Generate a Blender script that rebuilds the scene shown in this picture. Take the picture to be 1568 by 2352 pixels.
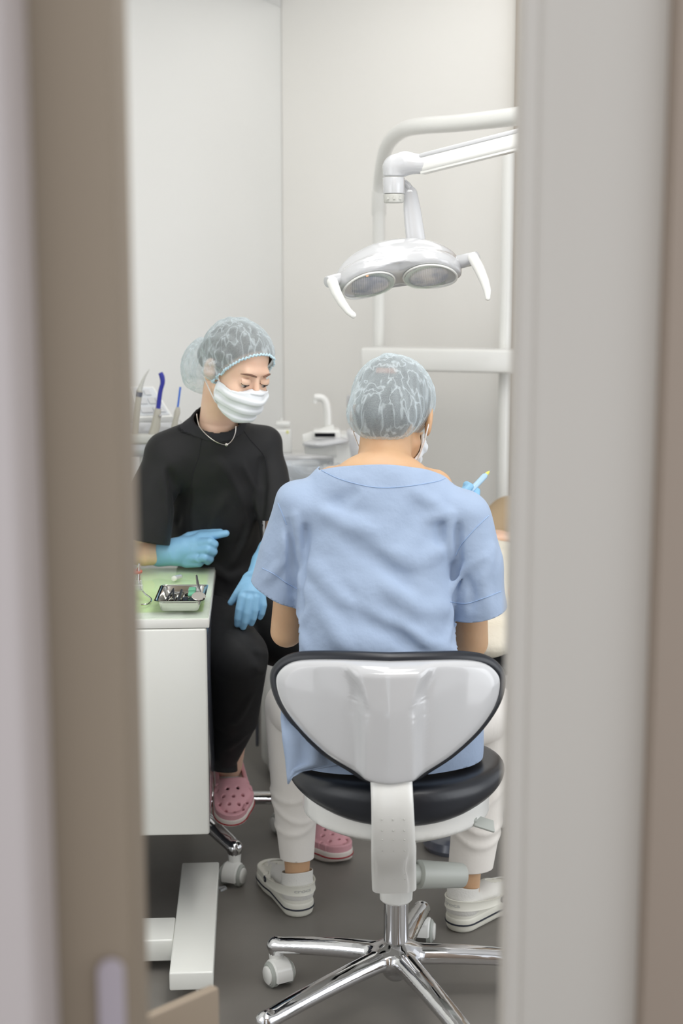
import bpy, bmesh, math, random
import numpy as np
from mathutils import Vector, Matrix

random.seed(4)
sc = bpy.context.scene
C = sc.collection
for o in list(bpy.data.objects):
    bpy.data.objects.remove(o)

# ------------------------------------------------------------------ camera, world, lights, exposure
F_PX = 3267.0
CAM_H = 1.47
PITCH = math.atan(516.0 / F_PX)
cam_d = bpy.data.cameras.new('camera')
cam = bpy.data.objects.new('camera', cam_d)
C.objects.link(cam)
cam.location = (0, 0, CAM_H)
cam.rotation_euler = (math.pi / 2 - PITCH, 0, 0)
cam_d.sensor_fit = 'VERTICAL'
cam_d.sensor_height = 36.0
cam_d.lens = 36.0 * F_PX / 2352.0
cam_d.clip_start = 0.05
cam_d.dof.use_dof = True
cam_d.dof.focus_distance = 3.02
cam_d.dof.aperture_fstop = 2.9
sc.camera = cam

w = bpy.data.worlds.new('world')
sc.world = w
w.use_nodes = True
w.node_tree.nodes['Background'].inputs[0].default_value = (0.93, 0.96, 1.0, 1)
w.node_tree.nodes['Background'].inputs[1].default_value = 1.05

def area(name, loc, size, power, rot=(0, 0, 0), col=(1, 1, 1), sizey=None):
    d = bpy.data.lights.new(name, 'AREA')
    d.shape = 'RECTANGLE'
    d.size = size
    d.size_y = sizey or size
    d.energy = power
    d.color = col
    o = bpy.data.objects.new(name, d)
    o.location = loc
    o.rotation_euler = rot
    C.objects.link(o)
    return o

area('overhead_area_light', (0.35, 1.75, 2.56), 1.4, 22, rot=(math.radians(38), 0, 0), col=(1, 0.99, 0.97), sizey=0.7)  # added front fill at ceiling height, tilted onto surfaces facing the door
area('overhead_area_light', (-0.35, 3.2, 2.58), 1.0, 10, col=(1, 0.99, 0.97))
area('overhead_area_light', (0.15, 2.45, 2.58), 0.9, 13, col=(1, 0.99, 0.97))
area('overhead_area_light', (0.3, 4.3, 2.58), 0.9, 3.5, col=(1, 0.99, 0.97))
area('side_fill_light', (1.95, 2.1, 1.15), 1.6, 15, rot=(0, math.radians(90), math.radians(-38)), col=(0.94, 0.97, 1.0), sizey=1.5)  # added soft fill from the front right, no window there
area('side_fill_light', (-1.25, 2.2, 1.15), 1.3, 6, rot=(0, math.radians(-90), math.radians(38)), col=(0.95, 0.97, 1.0), sizey=1.2)  # weaker fill added on the left side, no window there either
area('corridor_light', (0.3, -0.6, 2.6), 1.0, 3.0, col=(1, 0.96, 0.90))

sc.view_settings.view_transform = 'Standard'
sc.view_settings.look = 'None'
sc.view_settings.gamma = 1.0
sc.view_settings.use_curve_mapping = False
sc.view_settings.exposure = 0.0

CT, ST = math.cos(PITCH), math.sin(PITCH)
def P(px, py, Y):
    """world point seen at photo pixel (px,py) at horizontal distance Y from the lens"""
    u = (px - 784.0) / F_PX
    v = -(py - 1176.0) / F_PX
    dy = CT + v * ST
    dz = -ST + v * CT
    s = Y / dy
    return np.array([u * s, Y, CAM_H + dz * s])
def XY(px, Y, h):
    """world point at photo column px, distance Y, height h"""
    # depth along the optical axis
    d = Y * CT - (h - CAM_H) * ST
    return np.array([(px - 784.0) / F_PX * d, Y, h])

# ------------------------------------------------------------------ materials
def lin(c):
    return tuple(((v / 255.0) / 12.92 if v / 255.0 <= 0.04045 else ((v / 255.0 + 0.055) / 1.055) ** 2.4) for v in c) + (1.0,)

def mat(name, rgb, rough=0.5, metal=0.0, bump=None, coat=0.0, spec=0.5, mott=None, sheen=0.0, sss=0.0, trans=0.0, emit=None):
    m = bpy.data.materials.new(name)
    m.use_nodes = True
    nt = m.node_tree
    b = nt.nodes['Principled BSDF']
    b.inputs['Base Color'].default_value = lin(rgb)
    b.inputs['Roughness'].default_value = rough
    b.inputs['Metallic'].default_value = metal
    b.inputs['Coat Weight'].default_value = coat
    b.inputs['Coat Roughness'].default_value = 0.06
    b.inputs['Specular IOR Level'].default_value = spec
    b.inputs['Sheen Weight'].default_value = sheen
    b.inputs['Transmission Weight'].default_value = trans
    if sss:
        b.inputs['Subsurface Weight'].default_value = sss
        b.inputs['Subsurface Radius'].default_value = (0.012, 0.005, 0.003)
        b.inputs['Subsurface Scale'].default_value = 1.0
    if emit:
        b.inputs['Emission Color'].default_value = lin(emit[0])
        b.inputs['Emission Strength'].default_value = emit[1]
    tc = nt.nodes.new('ShaderNodeTexCoord')
    if bump:
        scale, strength, dist = bump[:3]
        n = nt.nodes.new('ShaderNodeTexNoise')
        n.inputs['Scale'].default_value = scale
        n.inputs['Detail'].default_value = bump[3] if len(bump) > 3 else 4
        nt.links.new(tc.outputs['Object'], n.inputs['Vector'])
        bp = nt.nodes.new('ShaderNodeBump')
        bp.inputs['Strength'].default_value = strength
        bp.inputs['Distance'].default_value = dist
        nt.links.new(n.outputs['Fac'], bp.inputs['Height'])
        nt.links.new(bp.outputs['Normal'], b.inputs['Normal'])
    if mott:
        scale, rgb2, lo, hi = mott
        n = nt.nodes.new('ShaderNodeTexNoise')
        n.inputs['Scale'].default_value = scale
        n.inputs['Detail'].default_value = 6
        nt.links.new(tc.outputs['Object'], n.inputs['Vector'])
        r = nt.nodes.new('ShaderNodeValToRGB')
        r.color_ramp.elements[0].position = lo
        r.color_ramp.elements[0].color = lin(rgb)
        r.color_ramp.elements[1].position = hi
        r.color_ramp.elements[1].color = lin(rgb2)
        nt.links.new(n.outputs['Fac'], r.inputs['Fac'])
        nt.links.new(r.outputs['Color'], b.inputs['Base Color'])
    return m

M = {}
M['wall'] = mat('wall_paint', (240, 240, 237), 0.7, bump=(60, 0.05, 0.002))
M['wall_r'] = mat('wall_paint_warm', (238, 236, 231), 0.7, bump=(60, 0.05, 0.002))
M['ceiling'] = mat('ceiling_white', (246, 246, 246), 0.8)
M['floor'] = mat('floor_vinyl', (112, 108, 103), 0.42, mott=(2.2, (133, 129, 123), 0.35, 0.7), bump=(90, 0.08, 0.001))
M['taupe'] = mat('taupe_paint', (155, 140, 122), 0.6)
M['taupe_r'] = mat('taupe_paint_right', (168, 152, 138), 0.6)
M['plate'] = mat('lock_plate', (186, 176, 184), 0.4)
M['casing'] = mat('door_casing', (214, 208, 200), 0.5)
M['casing_l'] = mat('door_casing_pale', (200, 190, 188), 0.5)
M['steel'] = mat('satin_steel', (190, 188, 192), 0.35, 1.0)
M['plastic'] = mat('white_plastic', (238, 238, 234), 0.3, coat=0.5)
M['gloss'] = mat('white_gloss', (204, 205, 207), 0.14, coat=0.9)
M['grey_plastic'] = mat('grey_plastic', (176, 180, 174), 0.4)
M['dial'] = mat('dial_grey', (196, 196, 190), 0.35)
M['dark_plastic'] = mat('dark_plastic', (40, 42, 46), 0.4)
M['chrome'] = mat('chrome', (222, 222, 224), 0.07, 1.0)
M['leather'] = mat('black_vinyl', (30, 33, 40), 0.33, bump=(700, 0.10, 0.0006), spec=0.55)
M['lacquer'] = mat('white_lacquer', (240, 241, 235), 0.28, coat=0.4)
M['green'] = mat('green_sheet', (192, 232, 88), 0.5)
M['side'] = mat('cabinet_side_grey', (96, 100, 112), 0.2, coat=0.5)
M['scrub'] = mat('blue_cotton', (160, 178, 204), 0.85, bump=(24, 0.35, 0.010, 4), sheen=0.1)
M['scrub_thread'] = mat('blue_thread', (160, 186, 222), 0.9)
M['black_top'] = mat('black_jersey', (15, 15, 17), 0.7, bump=(18, 0.2, 0.006, 3), sheen=0.04)
M['black_trim'] = mat('black_rib', (30, 30, 34), 0.8)
M['black_pants'] = mat('black_trouser', (18, 19, 22), 0.7, bump=(16, 0.2, 0.006, 3), sheen=0.03)
M['white_pants'] = mat('white_cotton', (242, 237, 230), 0.85, bump=(22, 0.3, 0.006, 4))
M['skin'] = mat('skin_fair', (240, 204, 178), 0.45, sss=0.12, mott=(22, (234, 192, 166), 0.3, 0.75))
M['skin_tan'] = mat('skin_tan', (212, 174, 136), 0.5, sss=0.10, mott=(20, (202, 160, 124), 0.3, 0.75))
M['glove'] = mat('nitrile_blue', (138, 190, 226), 0.42, bump=(90, 0.35, 0.002, 3))
M['hair'] = mat('brown_hair', (74, 62, 50), 0.6, bump=(160, 0.6, 0.003))
M['hair_dark'] = mat('dark_hair', (48, 42, 38), 0.6, bump=(160, 0.6, 0.003))
M['brow'] = mat('eyebrow_hair', (124, 92, 76), 0.8)
M['lash'] = mat('eyelash', (36, 26, 24), 0.6)
M['eye'] = mat('eyeball', (206, 198, 192), 0.2)
M['iris'] = mat('iris_brown', (48, 32, 24), 0.15)
M['mask'] = mat('mask_white', (238, 242, 245), 0.8, bump=(300, 0.15, 0.0006))
M['elastic'] = mat('elastic_white', (240, 240, 240), 0.8)
M['clog_w'] = mat('clog_cream', (232, 230, 218), 0.5, bump=(200, 0.05, 0.0005))
M['navy'] = mat('navy_rubber', (22, 28, 44), 0.5)
M['clog_p'] = mat('clog_pink', (226, 168, 176), 0.5)
M['red'] = mat('dark_red_rubber', (150, 26, 36), 0.5)
M['pale_sole'] = mat('pale_sole', (232, 222, 214), 0.5)
M['sock'] = mat('white_sock', (226, 224, 218), 0.9, bump=(240, 0.5, 0.002))
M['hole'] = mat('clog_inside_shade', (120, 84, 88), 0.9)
M['silver'] = mat('silver', (225, 220, 214), 0.2, 1.0)
M['blue_tube'] = mat('royal_blue_plastic', (38, 44, 150), 0.35)
M['blue_thin'] = mat('bright_blue_plastic', (60, 110, 205), 0.35)
M['handpiece'] = mat('handpiece_grey', (186, 182, 170), 0.4)
M['cream'] = mat('cream_knit', (234, 228, 212), 0.9, bump=(40, 0.5, 0.008))
M['brown_cloth'] = mat('brown_trouser', (176, 154, 124), 0.9, bump=(40, 0.3, 0.005))
M['grey_vinyl'] = mat('grey_vinyl', (120, 118, 116), 0.5)
M['mint'] = mat('mint_plastic', (120, 196, 160), 0.4)
M['yellow'] = mat('yellow_plastic', (222, 220, 110), 0.4)
M['peach'] = mat('coral_plastic', (220, 110, 90), 0.5)
M['syringe'] = mat('pale_blue_plastic', (176, 208, 232), 0.25)
M['black_gloss'] = mat('black_gloss', (12, 12, 14), 0.1)
M['keys'] = mat('panel_grey', (214, 217, 220), 0.4)
M['mirror'] = mat('tray_steel', (205, 205, 200), 0.12, 1.0)

def see_through(name, rgb, alpha, rough=0.05, ridge=None):
    """thin clear film: mostly transparent with a gloss on top"""
    m = bpy.data.materials.new(name)
    m.use_nodes = True
    nt = m.node_tree
    nt.nodes.clear()
    out = nt.nodes.new('ShaderNodeOutputMaterial')
    tr = nt.nodes.new('ShaderNodeBsdfTransparent')
    tr.inputs[0].default_value = lin(rgb)
    gl = nt.nodes.new('ShaderNodeBsdfPrincipled')
    gl.inputs['Base Color'].default_value = lin(rgb)
    gl.inputs['Roughness'].default_value = rough
    mx = nt.nodes.new('ShaderNodeMixShader')
    fr = nt.nodes.new('ShaderNodeFresnel')
    ad = nt.nodes.new('ShaderNodeMath')
    ad.operation = 'ADD'
    ad.use_clamp = True
    ad.inputs[1].default_value = alpha
    fm = nt.nodes.new('ShaderNodeMath')
    fm.operation = 'MULTIPLY'
    fm.inputs[1].default_value = 0.5
    nt.links.new(fr.outputs[0], fm.inputs[0])
    nt.links.new(fm.outputs[0], ad.inputs[0])
    nt.links.new(ad.outputs[0], mx.inputs[0])
    nt.links.new(tr.outputs[0], mx.inputs[1])
    nt.links.new(gl.outputs[0], mx.inputs[2])
    nt.links.new(mx.outputs[0], out.inputs[0])
    return m
M['glass'] = see_through('clear_glass', (252, 255, 252), 0.03)
M['clear'] = see_through('clear_plastic', (250, 252, 254), 0.22)

def cap_material(name, base, a_lo, a_hi, tint):
    """thin crumpled non-woven: denser along its creases, hair shows through"""
    m = bpy.data.materials.new(name)
    m.use_nodes = True
    nt = m.node_tree
    nt.nodes.clear()
    N = nt.nodes.new
    L = nt.links.new
    out = N('ShaderNodeOutputMaterial')
    tr = N('ShaderNodeBsdfTransparent')
    df = N('ShaderNodeBsdfDiffuse')
    tl = N('ShaderNodeBsdfTranslucent')
    df.inputs[0].default_value = lin(base)
    tl.inputs[0].default_value = lin(tint)
    m1 = N('ShaderNodeMixShader')
    m1.inputs[0].default_value = 0.3
    L(df.outputs[0], m1.inputs[1])
    L(tl.outputs[0], m1.inputs[2])
    tc = N('ShaderNodeTexCoord')
    mp = N('ShaderNodeMapping')
    mp.inputs['Scale'].default_value = (1.0, 1.0, 0.22)
    L(tc.outputs['Object'], mp.inputs['Vector'])
    n = N('ShaderNodeTexNoise')
    n.inputs['Scale'].default_value = 44
    n.inputs['Detail'].default_value = 2
    n.inputs['Distortion'].default_value = 0.35
    L(mp.outputs[0], n.inputs['Vector'])
    # creases where the noise crosses 0.5
    s = N('ShaderNodeMath'); s.operation = 'SUBTRACT'; s.inputs[1].default_value = 0.5
    L(n.outputs['Fac'], s.inputs[0])
    ab = N('ShaderNodeMath'); ab.operation = 'ABSOLUTE'
    L(s.outputs[0], ab.inputs[0])
    mr = N('ShaderNodeMapRange')
    mr.inputs['From Min'].default_value = 0.0
    mr.inputs['From Max'].default_value = 0.045
    mr.inputs['To Min'].default_value = a_hi
    mr.inputs['To Max'].default_value = a_lo
    L(ab.outputs[0], mr.inputs['Value'])
    n2 = N('ShaderNodeTexNoise')
    n2.inputs['Scale'].default_value = 500
    n2.inputs['Detail'].default_value = 2
    L(tc.outputs['Object'], n2.inputs['Vector'])
    m2 = N('ShaderNodeMath'); m2.operation = 'MULTIPLY_ADD'
    m2.inputs[1].default_value = 0.3
    m2.inputs[2].default_value = -0.15
    L(n2.outputs['Fac'], m2.inputs[0])
    ad = N('ShaderNodeMath'); ad.operation = 'ADD'; ad.use_clamp = True
    L(mr.outputs[0], ad.inputs[0])
    L(m2.outputs[0], ad.inputs[1])
    lw = N('ShaderNodeLayerWeight'); lw.inputs[0].default_value = 0.25
    a2 = N('ShaderNodeMath'); a2.operation = 'MULTIPLY_ADD'; a2.use_clamp = True
    a2.inputs[1].default_value = 0.6
    L(lw.outputs['Facing'], a2.inputs[0])
    L(ad.outputs[0], a2.inputs[2])
    bp = N('ShaderNodeBump'); bp.inputs['Strength'].default_value = 0.8; bp.inputs['Distance'].default_value = 0.004
    L(n.outputs['Fac'], bp.inputs['Height'])
    L(bp.outputs[0], df.inputs['Normal'])
    m3 = N('ShaderNodeMixShader')
    L(a2.outputs[0], m3.inputs[0])
    L(tr.outputs[0], m3.inputs[1])
    L(m1.outputs[0], m3.inputs[2])
    L(m3.outputs[0], out.inputs[0])
    return m
M['cap'] = cap_material('bouffant_nonwoven', (224, 234, 238), 0.36, 0.68, (200, 226, 236))
M['cap_hem'] = mat('cap_elastic_hem', (196, 222, 232), 0.85, bump=(200, 0.5, 0.002))

# ------------------------------------------------------------------ objects and tags
ORG = {}
def link_mesh(name, verts, faces, m, parent=None, origin=None, smooth=True, sharp=None):
    if parent is not None:
        org = ORG[parent.name]
    else:
        org = np.array(origin if origin is not None else (0, 0, 0), float)
    v = np.asarray(verts, float) - org
    me = bpy.data.meshes.new(name)
    me.from_pydata([tuple(p) for p in v], [], [tuple(int(i) for i in f) for f in faces])
    me.materials.append(m)
    if smooth:
        me.polygons.foreach_set('use_smooth', [True] * len(me.polygons))
        if sharp is not None:
            try:
                me.set_sharp_from_angle(angle=math.radians(sharp))
            except Exception:
                pass
    me.update()
    o = bpy.data.objects.new(name, me)
    C.objects.link(o)
    if parent is not None:
        o.parent = parent
    else:
        o.location = org
    ORG[o.name] = org
    return o

def thing(name, label, cat, loc, group=None):
    o = bpy.data.objects.new(name, None)
    o.empty_display_size = 0.1
    C.objects.link(o)
    o.location = tuple(float(x) for x in loc)
    ORG[o.name] = np.array(loc, float)
    return tag(o, label, cat, group)
def tag(o, label, cat=None, group=None, kind=None):
    if label: o['label'] = label
    if cat: o['category'] = cat
    if group: o['group'] = group
    if kind: o['kind'] = kind
    return o
def part(name, g, m, parent, label=None, sharp=35, smooth=True):
    o = link_mesh(name, g[0], g[1], m, parent, smooth=smooth, sharp=sharp)
    if label: o['label'] = label
    return o
def single(name, g, m, label, cat, group=None, origin=None, sharp=35):
    v = np.asarray(g[0], float)
    if origin is None:
        origin = ((v[:, 0].min() + v[:, 0].max()) / 2, (v[:, 1].min() + v[:, 1].max()) / 2, v[:, 2].min())
    o = link_mesh(name, g[0], g[1], m, None, origin, sharp=sharp)
    return tag(o, label, cat, group)
def struct(name, g, m, sharp=30):
    o = link_mesh(name, g[0], g[1], m, None, (0, 0, 0), sharp=sharp)
    o['kind'] = 'structure'
    return o

# ------------------------------------------------------------------ mesh pieces: each returns (verts, faces)
def join(*gs):
    V, F = [], []
    for v, f in gs:
        o = len(V)
        V += [tuple(p) for p in v]
        F += [tuple(i + o for i in q) for q in f]
    return V, F
def unit(v):
    v = np.asarray(v, float)
    return v / (np.linalg.norm(v) + 1e-12)
def rotz(deg):
    a = math.radians(deg)
    return np.array([[math.cos(a), -math.sin(a), 0], [math.sin(a), math.cos(a), 0], [0, 0, 1]])
def frame(f, up=(0, 0, 1)):
    """columns: right, forward, up"""
    f = unit(f)
    r = unit(np.cross(f, up))
    u = np.cross(r, f)
    return np.array([r, f, u]).T
def rbox(c, size, bev=0.0, seg=2, R=None):
    bm = bmesh.new()
    bmesh.ops.create_cube(bm, size=1.0)
    for v in bm.verts:
        v.co = Vector((v.co.x * size[0], v.co.y * size[1], v.co.z * size[2]))
    if bev > 0:
        bmesh.ops.bevel(bm, geom=bm.edges[:], offset=bev, segments=seg, profile=0.5, affect='EDGES')
    bm.verts.index_update()
    V = np.array([v.co[:] for v in bm.verts])
    F = [tuple(v.index for v in f.verts) for f in bm.faces]
    bm.free()
    if R is not None:
        V = V @ np.asarray(R).T
    return V + np.asarray(c, float), F
def frames_along(pts, up=None):
    n = len(pts)
    T = []
    for i in range(n):
        a = pts[max(i - 1, 0)]
        b = pts[min(i + 1, n - 1)]
        T.append(unit(b - a))
    out = []
    s = np.cross(T[0], (0, 0, 1) if up is None else up)
    if np.linalg.norm(s) < 1e-3:
        s = np.cross(T[0], (1, 0, 0))
    s = unit(s)
    for t in T:
        s = unit(s - t * np.dot(s, t))
        out.append((s, np.cross(s, t)))
    return out
def smooth_path(pts, n=24, closed=False):
    pts = [np.asarray(p, float) for p in pts]
    m = len(pts)
    out = []
    segs = m if closed else m - 1
    for i in range(segs):
        if closed:
            p0, p1, p2, p3 = pts[(i - 1) % m], pts[i], pts[(i + 1) % m], pts[(i + 2) % m]
        else:
            p0, p1, p2, p3 = pts[max(i - 1, 0)], pts[i], pts[i + 1], pts[min(i + 2, m - 1)]
        k = max(2, n // segs)
        for j in range(k):
            t = j / k
            out.append(0.5 * ((2 * p1) + (-p0 + p2) * t + (2 * p0 - 5 * p1 + 4 * p2 - p3) * t * t + (-p0 + 3 * p1 - 3 * p2 + p3) * t ** 3))
    if not closed:
        out.append(pts[-1])
    return out
def tube(pts, r, n=16, q=1.0, up=None, closed=False, cap=True, sup=2.0):
    """r: radius or list; q: ratio of the second section axis; sup: superellipse power"""
    pts = [np.asarray(p, float) for p in pts]
    m = len(pts)
    rs = [r] * m if np.isscalar(r) else list(np.interp(np.linspace(0, 1, m), np.linspace(0, 1, len(r)), r))
    fr = frames_along(pts, up)
    V, F = [], []
    for i, p in enumerate(pts):
        s, b = fr[i]
        for k in range(n):
            a = 2 * math.pi * k / n
            ca, sa = math.cos(a), math.sin(a)
            ca = math.copysign(abs(ca) ** (2 / sup), ca)
            sa = math.copysign(abs(sa) ** (2 / sup), sa)
            V.append(p + rs[i] * (ca * s + q * sa * b))
    rng = m if closed else m - 1
    for i in range(rng):
        for k in range(n):
            a, b = i * n + k, i * n + (k + 1) % n
            c, d = ((i + 1) % m) * n + (k + 1) % n, ((i + 1) % m) * n + k
            F.append((a, b, c, d))
    if cap and not closed:
        F.append(tuple(range(n))[::-1])
        F.append(tuple((m - 1) * n + k for k in range(n)))
    return V, F
def cyl(a, b, r1, r2=None, n=28, bev=0.0):
    a, b = np.asarray(a, float), np.asarray(b, float)
    r2 = r1 if r2 is None else r2
    if bev <= 0:
        return tube([a, b], [r1, r2], n)
    d = unit(b - a)
    L = np.linalg.norm(b - a)
    prof = []
    for k in range(4):
        t = k / 3 * math.pi / 2
        prof.append((bev * (1 - math.cos(t)), r1 - bev * (1 - math.sin(t))))
    for k in range(4):
        t = math.pi / 2 - k / 3 * math.pi / 2
        prof.append((L - bev * (1 - math.cos(t)), r2 - bev * (1 - math.sin(t))))
    return lathe(prof, a, d, n)
def lathe(prof, a, d, n=32):
    """prof: (distance along d, radius)"""
    a = np.asarray(a, float)
    d = unit(d)
    s = np.cross(d, (0, 0, 1))
    if np.linalg.norm(s) < 1e-3:
        s = np.cross(d, (1, 0, 0))
    s = unit(s)
    b = np.cross(d, s)
    V, F = [], []
    for (h, r) in prof:
        for k in range(n):
            t = 2 * math.pi * k / n
            V.append(a + d * h + max(r, 1e-5) * (math.cos(t) * s + math.sin(t) * b))
    for i in range(len(prof) - 1):
        for k in range(n):
            F.append((i * n + k, i * n + (k + 1) % n, (i + 1) * n + (k + 1) % n, (i + 1) * n + k))
    F.append(tuple(range(n))[::-1])
    F.append(tuple((len(prof) - 1) * n + k for k in range(n)))
    return V, F
def prism(poly, o, ax, ay, az, h, bev=0.0):
    """polygon in the (ax, ay) plane pushed h along az"""
    o, ax, ay, az = [np.asarray(k, float) for k in (o, ax, ay, az)]
    n = len(poly)
    pl = np.asarray(poly, float)
    c = pl.mean(0)
    lv = [(0, bev), (bev, 0), (h - bev, 0), (h, bev)] if bev > 0 else [(0, 0), (h, 0)]
    V, F = [], []
    for (z, ins) in lv:
        for p in pl:
            q = p
            if ins:
                d = p - c
                q = p - d / (np.linalg.norm(d) + 1e-9) * ins
            V.append(o + ax * q[0] + ay * q[1] + az * z)
    for i in range(len(lv) - 1):
        for k in range(n):
            F.append((i * n + k, i * n + (k + 1) % n, (i + 1) * n + (k + 1) % n, (i + 1) * n + k))
    F.append(tuple(range(n))[::-1])
    F.append(tuple((len(lv) - 1) * n + k for k in range(n)))
    return V, F
def sphere(c, r, R=None, n=20):
    V, F = [], []
    r = (r, r, r) if np.isscalar(r) else r
    for i in range(n + 1):
        t = math.pi * i / n
        for k in range(2 * n):
            a = math.pi * k / n
            V.append((r[0] * math.sin(t) * math.cos(a), r[1] * math.sin(t) * math.sin(a), r[2] * math.cos(t)))
    for i in range(n):
        for k in range(2 * n):
            F.append((i * 2 * n + k, (i + 1) * 2 * n + k, (i + 1) * 2 * n + (k + 1) % (2 * n), i * 2 * n + (k + 1) % (2 * n)))
    V = np.array(V)
    if R is not None:
        V = V @ np.asarray(R).T
    return V + np.asarray(c, float), F

# ------------------------------------------------------------------ implicit surfaces (for bodies, cloth, moulded plastic)
def A3(v):
    return np.asarray(v, np.float32)
def cone(a, b, ra, rb, n=None, q=1.0):
    a, b = A3(a), A3(b)
    ba = b - a
    L2 = float(ba @ ba) + 1e-9
    nn = None if n is None else unit(n).astype(np.float32)
    def f(p):
        d = p - a
        t = np.clip((d @ ba) / L2, 0, 1)
        d = d - t[:, None] * ba
        r = ra + (rb - ra) * t
        if nn is None:
            return np.sqrt((d * d).sum(1)) - r
        dn = d @ nn
        s1 = d + (dn * (1 / q - 1))[:, None] * nn
        s2 = d + (dn * (1 / q ** 2 - 1))[:, None] * nn
        l1 = np.sqrt((s1 * s1).sum(1)) + 1e-6
        l2 = np.sqrt((s2 * s2).sum(1)) + 1e-6
        return (l1 - r) * l1 / l2
    return f
def ell(c, r, R=None):
    c = A3(c)
    r = A3((r, r, r) if np.isscalar(r) else r)
    RR = None if R is None else A3(R)
    def f(p):
        d = p - c
        if RR is not None:
            d = d @ RR
        k0 = np.sqrt(((d / r) ** 2).sum(1)) + 1e-6
        k1 = np.sqrt(((d / (r * r)) ** 2).sum(1)) + 1e-6
        return k0 * (k0 - 1) / k1
    return f
def bx(c, h, rad=0.0, R=None):
    c, h = A3(c), A3(h)
    RR = None if R is None else A3(R)
    def f(p):
        d = p - c
        if RR is not None:
            d = d @ RR
        qd = np.abs(d) - (h - rad)
        return np.sqrt((np.maximum(qd, 0) ** 2).sum(1)) + np.minimum(qd.max(1), 0) - rad
    return f
def smin(a, b, k):
    h = np.clip(0.5 + 0.5 * (b - a) / k, 0, 1)
    return b * (1 - h) + a * h - k * h * (1 - h)
def U(k, *fs):
    def f(p):
        d = fs[0](p)
        for g in fs[1:]:
            d = smin(d, g(p), k) if k > 0 else np.minimum(d, g(p))
        return d
    return f
def S(k, a, *bs):
    """a minus bs"""
    def f(p):
        d = a(p)
        for b in bs:
            d = -smin(-d, b(p), k) if k > 0 else np.maximum(d, -b(p))
        return d
    return f
def chain(pr, n=None, q=1.0, k=0.0):
    """pr: list of (point, radius)"""
    return U(k, *[cone(pr[i][0], pr[i + 1][0], pr[i][1], pr[i + 1][1], n, q) for i in range(len(pr) - 1)])
def fold(a, b, w, amp):
    """a ridge (amp>0) or groove (amp<0) running from a to b"""
    a, b = A3(a), A3(b)
    ba = b - a
    L2 = float(ba @ ba) + 1e-9
    def f(p):
        d = p - a
        t = np.clip((d @ ba) / L2, 0, 1)
        d = d - t[:, None] * ba
        D2 = (d * d).sum(1)
        return -amp * np.exp(-D2 / (w * w)) * np.sqrt(np.clip(np.sin(np.pi * (0.06 + 0.88 * t)), 0, 1))
    return f
def plus(a, *gs):
    def f(p):
        d = a(p)
        for g in gs:
            d = d + g(p)
        return d
    return f
def local(fn, c, R, s=1.0):
    c, R = A3(c), A3(R)
    return lambda p: fn((p - c) @ R / s) * s

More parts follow.
